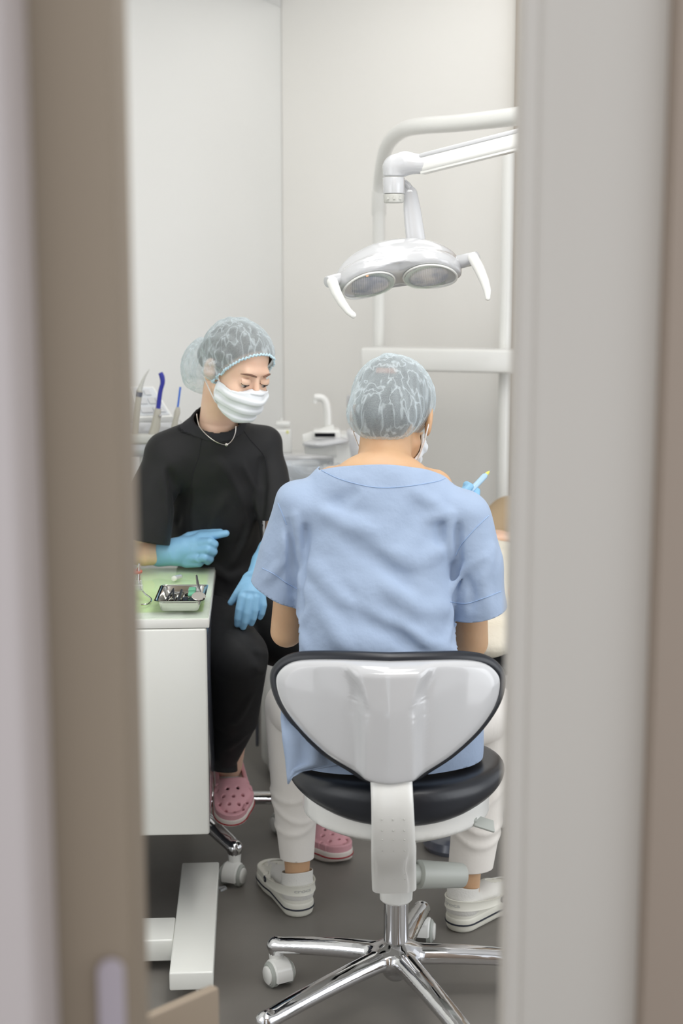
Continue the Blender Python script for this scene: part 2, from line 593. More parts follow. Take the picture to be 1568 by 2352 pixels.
def surface(fn, lo, hi, h):
    lo, hi = np.asarray(lo, float), np.asarray(hi, float)
    B = 5
    nb = np.ceil((hi - lo) / (h * B)).astype(int) + 1
    N = nb * B + 1
    ax = [lo[i] + h * np.arange(N[i]) for i in range(3)]
    # coarse pass
    cc = [lo[i] + h * B * (np.arange(nb[i]) + 0.5) for i in range(3)]
    g = np.stack(np.meshgrid(*cc, indexing='ij'), -1).reshape(-1, 3).astype(np.float32)
    d = fn(g)
    val = np.repeat(np.repeat(np.repeat(d.reshape(nb), B, 0), B, 1), B, 2).astype(np.float32)
    val = np.pad(val, ((0, 1), (0, 1), (0, 1)), mode='edge')
    act = np.argwhere(np.abs(d.reshape(nb)) < h * B * 0.87 * 1.7 + 0.012)
    off = np.stack(np.meshgrid(*[np.arange(B + 1)] * 3, indexing='ij'), -1).reshape(-1, 3)
    step = 4000
    for s in range(0, len(act), step):
        idx = (act[s:s + step, None, :] * B + off[None]).reshape(-1, 3)
        p = (lo + idx * h).astype(np.float32)
        val[idx[:, 0], idx[:, 1], idx[:, 2]] = fn(p)
    ins = val < 0
    c = np.zeros(tuple(N - 1), np.int8)
    for i in (0, 1):
        for j in (0, 1):
            for k in (0, 1):
                c += ins[i:N[0] - 1 + i, j:N[1] - 1 + j, k:N[2] - 1 + k]
    cells = np.argwhere((c > 0) & (c < 8))
    cid = -np.ones(tuple(N - 1), np.int64)
    cid[cells[:, 0], cells[:, 1], cells[:, 2]] = np.arange(len(cells))
    cor = [(i, j, k) for i in (0, 1) for j in (0, 1) for k in (0, 1)]
    cv = np.stack([val[cells[:, 0] + a, cells[:, 1] + b, cells[:, 2] + e] for a, b, e in cor], 1)
    acc = np.zeros((len(cells), 3))
    cnt = np.zeros(len(cells))
    for i in range(8):
        for j in range(i + 1, 8):
            if sum(abs(cor[i][t] - cor[j][t]) for t in range(3)) != 1:
                continue
            m = (cv[:, i] < 0) != (cv[:, j] < 0)
            t = cv[m, i] / (cv[m, i] - cv[m, j])
            acc[m] += np.array(cor[i]) + t[:, None] * (np.array(cor[j]) - np.array(cor[i]))
            cnt[m] += 1
    V = lo + (cells + acc / np.maximum(cnt, 1)[:, None]) * h
    F = []
    for a in range(3):
        b, e = (a + 1) % 3, (a + 2) % 3
        sl0 = [slice(None)] * 3
        sl1 = [slice(None)] * 3
        sl0[a] = slice(0, N[a] - 1)
        sl1[a] = slice(1, N[a])
        i0, i1 = ins[tuple(sl0)], ins[tuple(sl1)]
        ed = np.argwhere(i0 != i1)
        ok = (ed[:, b] > 0) & (ed[:, e] > 0) & (ed[:, b] < N[b] - 1) & (ed[:, e] < N[e] - 1)
        ed = ed[ok]
        flip = i0[ed[:, 0], ed[:, 1], ed[:, 2]]
        q = []
        for (db, de) in ((-1, -1), (0, -1), (0, 0), (-1, 0)):
            k = ed.copy()
            k[:, b] += db
            k[:, e] += de
            q.append(cid[k[:, 0], k[:, 1], k[:, 2]])
        q = np.stack(q, 1)
        q[~flip] = q[~flip][:, ::-1]
        F.append(q)
    F = np.concatenate(F)
    F = F[(F >= 0).all(1)]
    return V, F

def cut(g, planes):
    """planes: (point, normal, test) - take away what lies past the plane, on faces where test(centre) holds"""
    bm = bmesh.new()
    me = bpy.data.meshes.new('tmp')
    me.from_pydata([tuple(p) for p in g[0]], [], [tuple(int(i) for i in f) for f in g[1]])
    bm.from_mesh(me)
    bpy.data.meshes.remove(me)
    for (pt, nr, test) in planes:
        fs = [f for f in bm.faces if test is None or test(f.calc_center_median())]
        es = {e for f in fs for e in f.edges}
        vs = {v for f in fs for v in f.verts}
        bmesh.ops.bisect_plane(bm, geom=list(vs) + list(es) + fs, plane_co=tuple(map(float, pt)), plane_no=tuple(map(float, unit(nr))), clear_outer=False)
        kill = []
        pv, nv = Vector(tuple(map(float, pt))), Vector(tuple(map(float, unit(nr))))
        for f in bm.faces:
            cm = f.calc_center_median()
            if (cm - pv).dot(nv) > 1e-6 and (test is None or test(cm)):
                kill.append(f)
        bmesh.ops.delete(bm, geom=kill, context='FACES')
    bm.verts.index_update()
    V = np.array([v.co[:] for v in bm.verts])
    F = [tuple(v.index for v in f.verts) for f in bm.faces]
    bm.free()
    return V, F
def solidify(o, t, off=-1):
    md = o.modifiers.new('thick', 'SOLIDIFY')
    md.thickness = t
    md.offset = off
    return o

# ================================================================== THE ROOM
YC = 5.2                                    # distance of the wall's end beside the recess
c0 = P(648, 600, YC)
dv = unit((1.0, -0.386, 0))                 # the back wall runs right and nearer
nv = unit((0.386, 1.0, 0))                  # pushes away from the room
Rw = np.array([dv, nv, (0, 0, 1)]).T
CEIL = 2.6
def wall(name, p, d, length, h, thick, m, z0=0.0):
    """slab from p along d, thickness on the side away from the room"""
    d = unit(d)
    n = np.array([-d[1], d[0], 0])
    R = np.array([d, n, (0, 0, 1)]).T
    c = np.array([p[0], p[1], 0]) + d * length / 2 + n * thick / 2 + np.array([0, 0, z0 + h / 2])
    return struct(name, rbox(c, (length, abs(thick), h), 0.004, 1, R), m)
wall('wall_back', c0, dv, 2.2, CEIL, 0.12, M['wall_r'])
# left wall runs away to the right of the view axis (22 degrees), past the back wall's end
pl = np.array([c0[0], c0[1], 0]) + unit((0.386, 1.0, 0)) * 0.2
dl = unit((0.386, 1.0, 0))
struct('wall_left', rbox(pl - dl * 2.6 + np.array([-1, 0.386, 0]) * 0.05 / 1.07 + np.array([0, 0, CEIL / 2]),
       (0.1, 6.4, CEIL), 0.0, 1, np.array([unit((1, -0.386, 0)), dl, (0, 0, 1)]).T), M['wall'])
c1 = XY(1166, 4.87, 1.4)
dr = unit((-0.386, -1.0, 0))
struct('wall_right', rbox(np.array([c1[0], c1[1], 0]) + dr * 0.0 + np.array([0.62, -0.1, CEIL / 2]), (1.2, 0.3, CEIL), 0.004, 1, np.array([dv, nv, (0, 0, 1)]).T), M['taupe'])
struct('floor', rbox((0.4, 2.9, -0.05), (7.0, 8.6, 0.1)), M['floor'])
sz_ = P(648, 17, 5.2)[2]
q1 = np.array([c0[0], c0[1], 0]); q2 = q1 - dl * 4.2; q3 = q1 + np.array([0.06, -4.2, 0])
struct('trim_3', prism([(q1[0], q1[1]), (q2[0], q2[1]), (q3[0], q3[1])], (0, 0, sz_), (1, 0, 0), (0, 1, 0), (0, 0, 1), CEIL - sz_), M['ceiling'])
struct('ceiling', rbox((0.4, 3.9, CEIL + 0.05), (7.0, 6.4, 0.1)), M['ceiling'])

# the doorway the photo is taken through
struct('wall_left.001', rbox((-0.401, 1.10, CEIL / 2), (0.47, 0.10, CEIL), 0.006, 2), M['taupe'])
struct('trim_1', rbox((-0.4185, 0.99, CEIL / 2), (0.40, 0.09, CEIL), 0.008, 3), M['casing_l'])
struct('trim_2', join(rbox((0.243, 1.335, CEIL / 2), (0.167, 0.05, CEIL), 0.008, 3),
                      rbox((0.1665, 1.307, CEIL / 2), (0.017, 0.012, CEIL), 0.004, 3)), M['casing'])
struct('wall_right.001', rbox((0.62, 1.36, CEIL / 2), (0.66, 0.16, CEIL), 0.006, 2), M['taupe_r'])
# metal strike plate with a rounded top on the left jamb
pts = [(-0.0105, -0.16), (0.0105, -0.16)] + [(0.0105 * math.cos(t), 0.0105 * math.sin(t)) for t in np.linspace(0, math.pi, 9)]
sp = P(250, 2245, 1.035)
single('strike_plate', prism(pts, sp + np.array([0, 0.012, -0.0]), (1, 0, 0), (0, 0, 1), (0, -1, 0), 0.004, 0.001), M['plate'],
       'satin metal strike plate with rounded top, on the taupe door jamb at the lower left', 'strike plate')
# low taupe board just inside the door
Rb = rotz(44)
bz_ = P(486, 2258, 1.90)
single('low_board', rbox(np.array([bz_[0], bz_[1], bz_[2] / 2]) + Rb @ np.array([-0.15, -0.009, 0]), (0.30, 0.018, bz_[2]), 0.004, 2, Rb), M['taupe'],
       'low taupe board standing by the left door jamb, before the white trolley base rail', 'board')

# ================================================================== casters and star bases
def caster(p, heading, parent, h, body, wheel_m, r=0.027):
    """twin-wheel caster under p (on the floor), trailing along heading"""
    f = unit((math.cos(heading), math.sin(heading), 0))
    s = np.array([-f[1], f[0], 0])
    c = np.array([p[0], p[1], r]) + f * 0.012
    up = np.array([0, 0, 1.0])
    hood = []
    pr = []
    for t in np.linspace(-0.35, math.pi + 0.1, 14):
        pr.append((math.cos(t) * (r + 0.004), math.sin(t) * (r + 0.004)))
    pr += [(-0.010, -0.004), (0.010, -0.006)]
    hood = prism(pr, c - s * 0.020, f, up, s, 0.040, 0.003)
    hood = join(hood, cyl(np.array([p[0], p[1], 2 * r - 0.004]), np.array([p[0], p[1], h - 0.012]), 0.015, 0.017, 20))
    cs = part('caster', hood, body, parent)
    for sg in (-1, 1):
        a = c + s * (sg * 0.012)
        wv = lathe([(0, r * 0.8), (0.001, r), (0.011, r), (0.0135, r * 0.86), (0.0145, r * 0.84)], a, s * sg, 28)
        part('wheel', wv, wheel_m, cs)
        part('wheel_cap', lathe([(0, r * 0.72), (0.003, r * 0.72), (0.005, r * 0.62), (0.0055, 0.001)], a + s * sg * 0.0142, s * sg, 28), body, cs)
    return cs

def star_base(cx, cy, parent, angles, R0, hub_h, end_h, rw=0.030):
    """polished cast base: five arching arms melting into the hub"""
    prims = []
    R = max(R0) if isinstance(R0, list) else R0
    RM = R
    for ii, dgr in enumerate(angles):
        R = R0[ii] if isinstance(R0, list) else R0
        a = math.radians(dgr)
        d = np.array([math.cos(a), math.sin(a), 0])
        sd = np.array([-d[1], d[0], 0])
        path = []
        for t in np.linspace(0.0, 1, 7):
            rr = R * t
            z = end_h + (hub_h - end_h) * (1 - t ** 1.7) - 0.002
            path.append((np.array([cx, cy, 0]) + d * rr + np.array([0, 0, z]), 0.0275 - 0.0065 * t))
        prims.append(chain(path, (0, 0, 1), 0.78))
        e = np.array([cx, cy, 0]) + d * R
        prims.append(cone(e + np.array([0, 0, end_h - 0.018]), e + np.array([0, 0, end_h]), 0.0165, 0.0165))
    hub = cone((cx, cy, hub_h - 0.03), (cx, cy, hub_h - 0.002), 0.030, 0.034)
    allf = U(0.022, hub, *prims[0::2])
    allf = U(0.006, allf, *prims[1::2])
    R = RM
    v, f = surface(allf, (cx - R - 0.04, cy - R - 0.04, end_h - 0.06), (cx + R + 0.04, cy + R + 0.04, hub_h + 0.05), 0.0045)
    return part('star_base', (v, f), M['chrome'], parent, 'polished chrome five-arm base', sharp=None)

# ================================================================== THE DENTIST'S CHAIR
HX, HY = 0.112, 2.76
ch = thing('operator_chair', 'white-backed operator stool with black cushion under the person in blue scrubs', 'chair', (HX, HY, 0))
angs = [159.5, 76, 5, -67, -139]
RL = [0.268, 0.28, 0.30, 0.34, 0.34]
star_base(HX, HY, ch, angs, RL, 0.112, 0.086)
for i, a in enumerate(angs):
    e = (HX + RL[i] * math.cos(math.radians(a)), HY + RL[i] * math.sin(math.radians(a)))
    caster(e, math.radians([300, 80, 40, 300, 210][i]), ch, 0.086, M['plastic'], M['grey_plastic'])
part('gas_spring', join(cyl((HX, HY, 0.10), (HX, HY, 0.26), 0.0255, 0.0255, 40), cyl((HX, HY, 0.075), (HX, HY, 0.115), 0.022, 0.024, 40)), M['chrome'], ch, 'polished chrome column')
part('collar', lathe([(0, 0.030), (0.004, 0.0335), (0.03, 0.0345), (0.034, 0.0325), (0.08, 0.0325)], (HX, HY, 0.228), (0, 0, 1), 40), M['plastic'], ch)
# seat cushion and its shell
SZ = 0.487
def seat_shape(p):
    x = (p[:, 0] - HX) / 0.222
    y = (p[:, 1] - (HY + 0.05)) / 0.205
    r = np.sqrt(x * x + y * y) + 1e-6
    # saddle-ish top: the rear rim is raised
    top = SZ + 0.030 - 0.008 * np.exp(-(x * x + y * y) / 0.35) + 0.004 * (y < 0) * y * y
    bot = SZ - 0.050 + 0.042 * np.clip(np.abs(x), 0, 1.1) ** 2.4
    zc = (top + bot) / 2
    hz = (top - bot) / 2
    rd = np.minimum(0.030, hz * 0.92)
    dz = np.abs(p[:, 2] - zc) - (hz - rd)
    dr_ = (r - 1) * 0.222 + rd
    q = np.sqrt(np.maximum(dz, 0) ** 2 + np.maximum(dr_, 0) ** 2) + np.minimum(np.maximum(dz, dr_), 0) - rd
    return q
v, f = surface(seat_shape, (HX - 0.25, HY - 0.28, 0.40), (HX + 0.25, HY + 0.30, 0.56), 0.005)
part('seat_cushion', (v, f), M['leather'], ch, 'black vinyl seat cushion', sharp=None)
def shell_shape(p):
    x = (p[:, 0] - HX) / 0.192
    y = (p[:, 1] - (HY + 0.05)) / 0.19
    r = np.sqrt(x * x + y * y)
    zb = SZ - 0.125 + 0.050 * np.clip(r, 0, 1.2) ** 2.4
    return np.maximum(np.maximum((zb - p[:, 2]) * 0.8, p[:, 2] - (SZ - 0.030)), (r - 1.0) * 0.205)
v, f = surface(shell_shape, (HX - 0.23, HY - 0.26, 0.37), (HX + 0.23, HY + 0.28, 0.49), 0.0055)
part('seat_shell', (v, f), M['plastic'], ch, 'white plastic shell under the cushion', sharp=None)
part('mechanism', rbox((HX, HY + 0.03, 0.345), (0.075, 0.20, 0.07), 0.012, 3), M['plastic'], ch)
# backrest
BY = 2.60
ppm = F_PX / (BY * CT + (CAM_H - 0.68) * ST)
ctr = (893.0, 1650.0)
out_px = [(893, 1519), (985, 1521), (1065, 1526), (1118, 1538), (1150, 1560), (1163, 1590), (1152, 1640), (1110, 1696),
          (1045, 1748), (985, 1782), (952, 1800), (895, 1806), (846, 1800), (806, 1778), (745, 1745), (682, 1692), (640, 1640),
          (624, 1590), (634, 1560), (665, 1537), (715, 1526), (800, 1520)]
BC = P(ctr[0], ctr[1], BY)
ol = [np.array([(x - ctr[0]) / ppm, -(y - ctr[1]) / ppm * 1.01]) for x, y in out_px]
ol = np.array(smooth_path([np.append(q, 0) for q in ol], 132, closed=True))[:, :2]
TILT = math.radians(6)
def back_pt(u, v, d):
    """u right, v up, d toward the camera"""
    y = -d + 0.95 * u * u + 0.10 * abs(u)          # wraps around the sitter
    return np.array([BC[0] + u, BC[1] + y * math.cos(TILT) + v * math.sin(TILT) * 0.6, BC[2] + v])
def back_panel(scale_rings, depth):
    V, F = [], []
    n = len(ol)
    for (s, d) in scale_rings:
        for q in ol:
            cc = np.array([0, 0.015])
            uv = cc + (q - cc) * s
            V.append(back_pt(uv[0], uv[1], depth(uv, s) + d))
    for i in range(len(scale_rings) - 1):
        for k in range(n):
            F.append((i * n + k, i * n + (k + 1) % n, (i + 1) * n + (k + 1) % n, (i + 1) * n + k))
    V.append(back_pt(0, 0.015, depth(np.array([0, 0.015]), 0) + scale_rings[-1][1]))
    l = (len(scale_rings) - 1) * n
    for k in range(n):
        F.append((l + k, l + (k + 1) % n, len(V) - 1))
    return V, F
def sst(a, b, x):
    t = min(max((x - a) / (b - a), 0), 1)
    return t * t * (3 - 2 * t)
def shell_depth(uv, s):
    u, v = uv
    half = 0.044 + 0.022 * sst(0.04, 0.11, v)
    rid = 1 - sst(half, half + 0.022, abs(u))
    return 0.020 * rid * (1 - sst(0.085, 0.112, v) * 0.75) * sst(1.0, 0.93, s)
rings = [(0.968, -0.022), (0.978, -0.006), (0.975, -0.001), (0.958, 0.003), (0.905, 0.010), (0.89, 0.0105)] + [(s, 0.0105 + 0.004 * (1 - s)) for s in np.linspace(0.86, 0.06, 20)]
rim = back_panel(rings, shell_depth)
part('backrest_shell', rim, M['gloss'], ch, 'glossy white moulded backrest shell', sharp=None)
n = len(ol)
pts = [back_pt(q[0] * 0.978, q[1] * 0.975, -0.028) for q in ol]
cv, cf = tube(pts, 0.0135, 14, q=1.0, closed=True, cap=False)
cr = [(0.985, -0.040), (0.93, -0.058), (0.8, -0.066)] + [(s, -0.068) for s in (0.5, 0.2)]
cfront = back_panel(cr, lambda uv, s: 0)
part('backrest_cushion', join((cv, cf), cfront), M['leather'], ch, 'black vinyl backrest cushion with rounded edge', sharp=None)
# spine that carries the backrest
sp_px = [(897, 1770, 2.60, 0.040), (900, 1830, 2.576, 0.040), (902, 1890, 2.576, 0.041), (903, 1950, 2.60, 0.043), (904, 1995, 2.64, 0.044), (905, 2036, 2.665, 0.044)]
pp = [(P(a, b, Y), r) for a, b, Y, r in sp_px]
pth = smooth_path([p for p, r in pp], 60)
sp1 = tube(pth, [r for p, r in pp], 40, q=0.40, up=(0, 1, 0), sup=3.6)
zc_ = P(904, 2046, 2.66)[2]
sp2 = rbox((pp[-1][0][0], (2.665 + HY + 0.02) / 2, zc_ + 0.036), (0.086, HY + 0.02 - 2.645, 0.056), 0.014, 3)
part('back_support', join(sp1, sp2), M['plastic'], ch, 'white bracket carrying the backrest', sharp=50)
for yy in (1862, 1889, 1916, 1942, 1968, 1993, 2017, 2035):
    k = min(range(len(pth)), key=lambda i: abs(pth[i][2] - P(900, yy, 2.60)[2]))
    for dx in (-0.021, 0.0, 0.021):
        part('grip_dot', sphere(pth[k] + np.array([dx, -0.40 * float(np.interp(k / (len(pth) - 1), np.linspace(0, 1, len(pp)), [r_ for _, r_ in pp])) - 0.0012, 0]), (0.0015, 0.0011, 0.0015), None, 5), M['dial'], ch)
# adjusting knob and lever
ka, kb = P(958, 2008, 2.70), P(1068, 2011, 2.74)
kd = unit(kb - ka)
part('knob', join(lathe([(0, 0.022), (0.004, 0.0285), (0.10, 0.0250), (0.1045, 0.0225), (0.105, 0.001)], ka, kd, 40), lathe([(-0.02, 0.02), (0.0, 0.02)], ka, kd, 30)), M['grey_plastic'], ch, 'silver grey adjusting knob')
la, lb = P(1087, 1884, 2.70), P(1134, 1899, 2.71)
ld = unit(lb - la)
Rl = frame(ld, (0, -0.55, 1))
part('lever', join(rbox((la + lb) / 2, (0.030, 0.047, 0.006), 0.0028, 2, Rl), cyl(la - ld * 0.045, la + ld * 0.004, 0.006, 0.008, 14)), M['grey_plastic'], ch, 'grey paddle lever')

# ================================================================== THE TROLLEY CABINET
phi = math.degrees(math.atan(0.062))
Rc = rotz(phi)                               # local x right, y away
CX, CY = XY(482, 3.0, 0.77)[0] - 0.0065, 3.0          # front right corner
def cab(x, y, z):
    return np.array([CX, CY, 0]) + Rc @ np.array([x, y, 0]) + np.array([0, 0, z])
TOP = P(480, 1412, 3.0)[2]
BOT = P(482, 1913, 3.0)[2]
D = 0.545
W = 0.55
cb = thing('trolley_cabinet', 'white trolley cabinet with a green glass top, beside the person in black', 'cabinet', cab(-W / 2, D / 2, 0))
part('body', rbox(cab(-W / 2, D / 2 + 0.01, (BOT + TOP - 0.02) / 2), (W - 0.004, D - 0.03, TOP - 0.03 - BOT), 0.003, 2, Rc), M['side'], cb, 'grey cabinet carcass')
part('drawer_front', rbox(cab(-W / 2 - 0.001, -0.002, (BOT + TOP - 0.028) / 2), (W, 0.018, TOP - 0.028 - BOT), 0.005, 3, Rc), M['lacquer'], cb, 'white lacquered front')
part('top_board', rbox(cab(-W / 2 + 0.002, D / 2, TOP - 0.017), (W + 0.006, D + 0.02, 0.020), 0.002, 2, Rc), M['lacquer'], cb)
part('green_sheet', rbox(cab(-W / 2 - 0.004, D / 2 + 0.031, TOP - 0.0062), (W - 0.014, D - 0.058, 0.0016), 0, 1, Rc), M['green'], cb, 'pale green sheet under the glass')
part('glass_top', rbox(cab(-W / 2 + 0.002, D / 2, TOP - 0.0023), (W + 0.004, D + 0.018, 0.0046), 0.0012, 2, Rc), M['glass'], cb, 'clear glass sheet')
HR = 0.075
def raily(py, px):
    # distance at which photo row py meets height HR
    v = -(py - 1176.0) / F_PX
    return (HR - CAM_H) / ((-ST + v * CT) / (CT + v * ST))
yn, yf = raily(2232, 0), raily(1979, 0)
xr_n, xr_f = XY(489.5, yn, HR)[0], XY(503, yf, HR)[0]
rl = np.array([xr_f - xr_n, yf - yn, 0])
Rr = frame(rl)
rw = 0.0905
mid = np.array([(xr_n + xr_f) / 2, (yn + yf) / 2, 0]) - Rr[:, 0] * rw / 2
part('base_rail', rbox(mid + np.array([0, 0, HR - 0.020]), (rw, np.linalg.norm(rl), 0.040), 0.004, 3, Rr), M['lacquer'], cb, 'white rail along the floor')
yb, yt = raily(2165, 0), raily(2112, 0)
part('base_crossbar', rbox(np.array([mid[0] - 0.26, (yb + yt) / 2, HR - 0.025]), (0.44, yt - yb, 0.050), 0.004, 3, Rr), M['lacquer'], cb)
part('base_post', rbox(np.array([mid[0] - 0.30, (yb + yt) / 2 + 0.03, (BOT + HR) / 2 - 0.01]), (0.12, 0.10, BOT - HR + 0.02), 0.006, 3, Rr), M['lacquer'], cb)
for (t, sd) in ((-0.44, 1), (0.05, 1), (0.44, 1)):
    q = mid + rl * t * 0.95 + Rr[:, 0] * 0.02 * sd
    part('glide', cyl((q[0], q[1], 0), (q[0], q[1], HR - 0.038), 0.014, 0.012, 20), M['clear'], cb)
part('base_rail', rbox(mid - np.array([0.50, 0, 0]) + np.array([0, 0, HR - 0.020]), (rw, np.linalg.norm(rl), 0.040), 0.004, 3, Rr), M['lacquer'], cb)
gl = P(512, 2054, 3.33)
single('plastic_clip', join(rbox((gl[0] - 0.005, gl[1], 0.003), (0.026, 0.006, 0.006), 0.001, 1, rotz(30)), rbox((gl[0] + 0.003, gl[1] - 0.01, 0.003), (0.02, 0.004, 0.006), 0.001, 1, rotz(50))), M['clear'],
       'tiny clear plastic clip on the floor beside the white trolley rail', 'clip')

# ---- things on the glass top
TZ = TOP + 0.0005
ya = (TZ + 0.0 - CAM_H)
def on_top(px, py, dz=0.0):
    v = -(py - 1176.0) / F_PX
    Y = (TZ + dz - CAM_H) / ((-ST + v * CT) / (CT + v * ST))
    return P(px, py, Y)
t_nl, t_nr = on_top(366, 1383, 0.026), on_top(474, 1381, 0.026)
t_fl, t_fr = on_top(366, 1346, 0.026), on_top(464, 1343, 0.026)
tc = (t_nl + t_nr + t_fl + t_fr) / 4
tw = np.linalg.norm(t_nr - t_nl)
tl = tc[1] * 0 + (t_fl[1] - t_nl[1])
tray = thing('instrument_tray', 'small stainless steel tray of dental instruments on the green glass top', 'tray', (tc[0], tc[1], TZ))
def tray_mesh():
    V, F = [], []
    prof = [(-0.004, 0.0275, 0), (-0.0005, 0.028, 0), (0, 0.027, 0), (0.004, 0.026, 0), (0.0055, 0.022, 0), (0.010, 0.004, 0), (0.014, 0.001, 0), (0.018, 0.0, 0), (0.018, 0.0015, 0), (0.013, 0.003, 0), (0.009, 0.0055, 0), (0.0048, 0.023, 0)]
    hw, hl = tw / 2, tl / 2
    N = 0
    for (ins, z, _) in prof:
        r = max(0.012 - ins * 0.4, 0.003)
        ring = []
        for cxs, cys, a0 in ((1, 1, 0), (-1, 1, 90), (-1, -1, 180), (1, -1, 270)):
            for a in np.linspace(a0, a0 + 90, 6):
                ring.append((cxs * (hw - ins - r) + r * math.cos(math.radians(a)), cys * (hl - ins - r) + r * math.sin(math.radians(a)), z))
        N = len(ring)
        V += ring
    for i in range(len(prof) - 1):
        for k in range(N):
            F.append((i * N + k, i * N + (k + 1) % N, (i + 1) * N + (k + 1) % N, (i + 1) * N + k))
    F.append(tuple(7 * N + k for k in range(N)))
    F.append(tuple(8 * N + k for k in range(N)))
    V = np.array(V) @ rotz(phi * 0.6).T + np.array([tc[0], tc[1], TZ])
    return V, F
part('pan', tray_mesh(), M['mirror'], tray, sharp=50)
rt = rotz(phi * 0.6)
def tp(x, y, z):
    return np.array([tc[0], tc[1], TZ]) + rt @ np.array([x * tw, y * tl, 0]) + np.array([0, 0, z])
g = []
for x in (-0.30, -0.12, 0.02, 0.16, 0.30):
    g.append(rbox(tp(x, 0.02, 0.009), (0.004, tl * 0.62, 0.013), 0.0015, 2, rt))
g.append(rbox(tp(0, 0.33, 0.010), (tw * 0.72, 0.006, 0.014), 0.0015, 2, rt))
part('divider', join(*g), M['mirror'], tray)
def tool(name, gg, m, label, cat, group='instruments in the steel tray'):
    return single(name, gg, m, label, cat, group)
tool('tweezers', join(tube([tp(-0.23, 0.38, 0.024), tp(-0.27, 0.0, 0.022), tp(-0.33, -0.42, 0.022)], [0.0018, 0.0026, 0.001], 8, 0.5),
     tube([tp(-0.23, 0.38, 0.024), tp(-0.19, 0.0, 0.022), tp(-0.10, -0.42, 0.022)], [0.0018, 0.0026, 0.001], 8, 0.5)), M['dark_plastic'],
     'dark dental tweezers lying at the left of the steel tray', 'tweezers')
tool('probe_handle', tube([tp(-0.04, 0.30, 0.022), tp(-0.04, -0.40, 0.021)], [0.0032, 0.0032], 10), M['dark_plastic'], 'thin black bar beside the tweezers in the steel tray', 'dental probe')
tool('file_block', rbox(tp(0.09, -0.14, 0.012), (0.010, tl * 0.30, 0.012), 0.0015, 2, rt), M['navy'], 'short black block in the middle of the steel tray', 'block')
tool('file_block', rbox(tp(0.235, -0.16, 0.012), (0.010, tl * 0.26, 0.012), 0.0015, 2, rt), M['navy'], 'short black block below the mint green clip in the steel tray', 'block')
tool('clip', join(rbox(tp(0.20, 0.28, 0.024), (0.017, 0.024, 0.008), 0.002, 2, rt), rbox(tp(0.20, 0.07, 0.022), (0.014, 0.03, 0.006), 0.002, 2, rt)), M['mint'], 'mint green plastic clip in the steel tray', 'clip')
mm = thing('mouth_mirror', 'dental mirror with round head tilted across the steel tray', 'dental mirror', tp(0.42, -0.3, 0.03), 'instruments in the steel tray')
part('handle', tube([tp(0.26, 0.62, 0.045), tp(0.33, 0.22, 0.036), tp(0.42, -0.06, 0.031)], [0.0022, 0.0034, 0.0016], 10), M['steel'], mm)
part('mirror_head', lathe([(0, 0.0145), (0.0012, 0.0155), (0.0024, 0.0145)], tp(0.40, -0.30, 0.029), (0.1, -0.45, 1), 30), M['silver'], mm, 'round silver disc')
tb = thing('plastic_tube', 'small white plastic tube lying on the green glass behind the steel tray', 'tube', on_top(404, 1334))
a, b = on_top(400, 1335) + np.array([0, 0, 0.0065]), on_top(425, 1327) + np.array([0, 0, 0.0065])
part('barrel', lathe([(0, 0.0065), (0.026, 0.006), (0.030, 0.0045), (0.033, 0.001)], a, b - a, 20), M['gloss'], tb)
part('stopper', lathe([(-0.004, 0.002), (-0.003, 0.0062), (0.0, 0.0070), (0.002, 0.0066)], a, b - a, 20), M['plastic'], tb)
ar = thing('articulator', 'chrome wire jaw articulator at the left of the green glass top, cut by the jamb', 'articulator', on_top(322, 1390))
q0 = on_top(325, 1391)
foot = smooth_path([on_top(324, 1392) + (0, 0, 0.003), on_top(338, 1391) + (0, 0, 0.003), on_top(347, 1384) + (0, 0, 0.003), on_top(345, 1377) + (0, 0, 0.004), on_top(334, 1373) + (0, 0, 0.008), on_top(324, 1372) + (0, 0, 0.018)], 24)
part('wire_foot', tube(foot, 0.0021, 10), M['chrome'], ar)
up0 = on_top(322, 1372) + (0, 0, 0.018)
part('upright', join(tube([up0, up0 + (-0.002, 0, 0.025), up0 + (-0.001, 0.004, 0.06)], [0.0035, 0.003, 0.0018], 10), tube([up0 + (-0.012, 0, 0.015), up0 + (0.0, 0.004, 0.05)], [0.002, 0.0015], 10)), M['chrome'], ar)
part('pivot', join(cyl(up0 + (-0.03, 0, 0.004), up0 + (0.006, 0, 0.004), 0.008, 0.008, 20), cyl(up0 + (-0.02, 0, 0.016), up0 + (0.004, 0, 0.016), 0.006, 0.006, 20)), M['clear'], ar, 'clear hinge block')
part('top_plate', lathe([(0, 0.017), (0.004, 0.018), (0.006, 0.016)], P(309, 1316, up0[1] + 0.01), (0, 0, 1), 24), M['peach'], ar, 'coral red round plate')
part('arm', tube([up0 + (-0.001, 0.004, 0.06), P(309, 1318, up0[1] + 0.01)], 0.002, 8), M['chrome'], ar)

# ================================================================== DENTAL UNIT: posts, beam and arc
PY = 4.75
un = thing('dental_unit_frame', 'white dental unit frame: curved pipe, posts and crossbeam before the back wall', 'dental unit', (P(1160, 2000, PY)[0], PY, 0))
pa = [P(870, 815, 4.72), P(870, 700, 4.70), P(870, 560, 4.66), P(871, 440, 4.60), P(876, 385, 4.5), P(890, 333, 4.35), P(920, 302, 4.2), P(962, 290, 4.05), (P(1060, 281, 3.85)), P(1187, 267, 3.6), P(1310, 248, 3.27)]
pa[-3] = P(1060, 282, 3.85)
part('curved_pipe', tube(smooth_path(pa, 90), [0.020, 0.020, 0.020, 0.0205, 0.022, 0.0225, 0.0225, 0.0225], 28), M['plastic'], un, sharp=None)
part('sleeve', cyl(P(870, 494, 4.64), P(871, 436, 4.60), 0.0235, 0.0235, 32, 0.002), M['plastic'], un)
bl, br = P(846, 825, 4.62), P(1172, 827, 4.45)
bd = unit(br - bl)
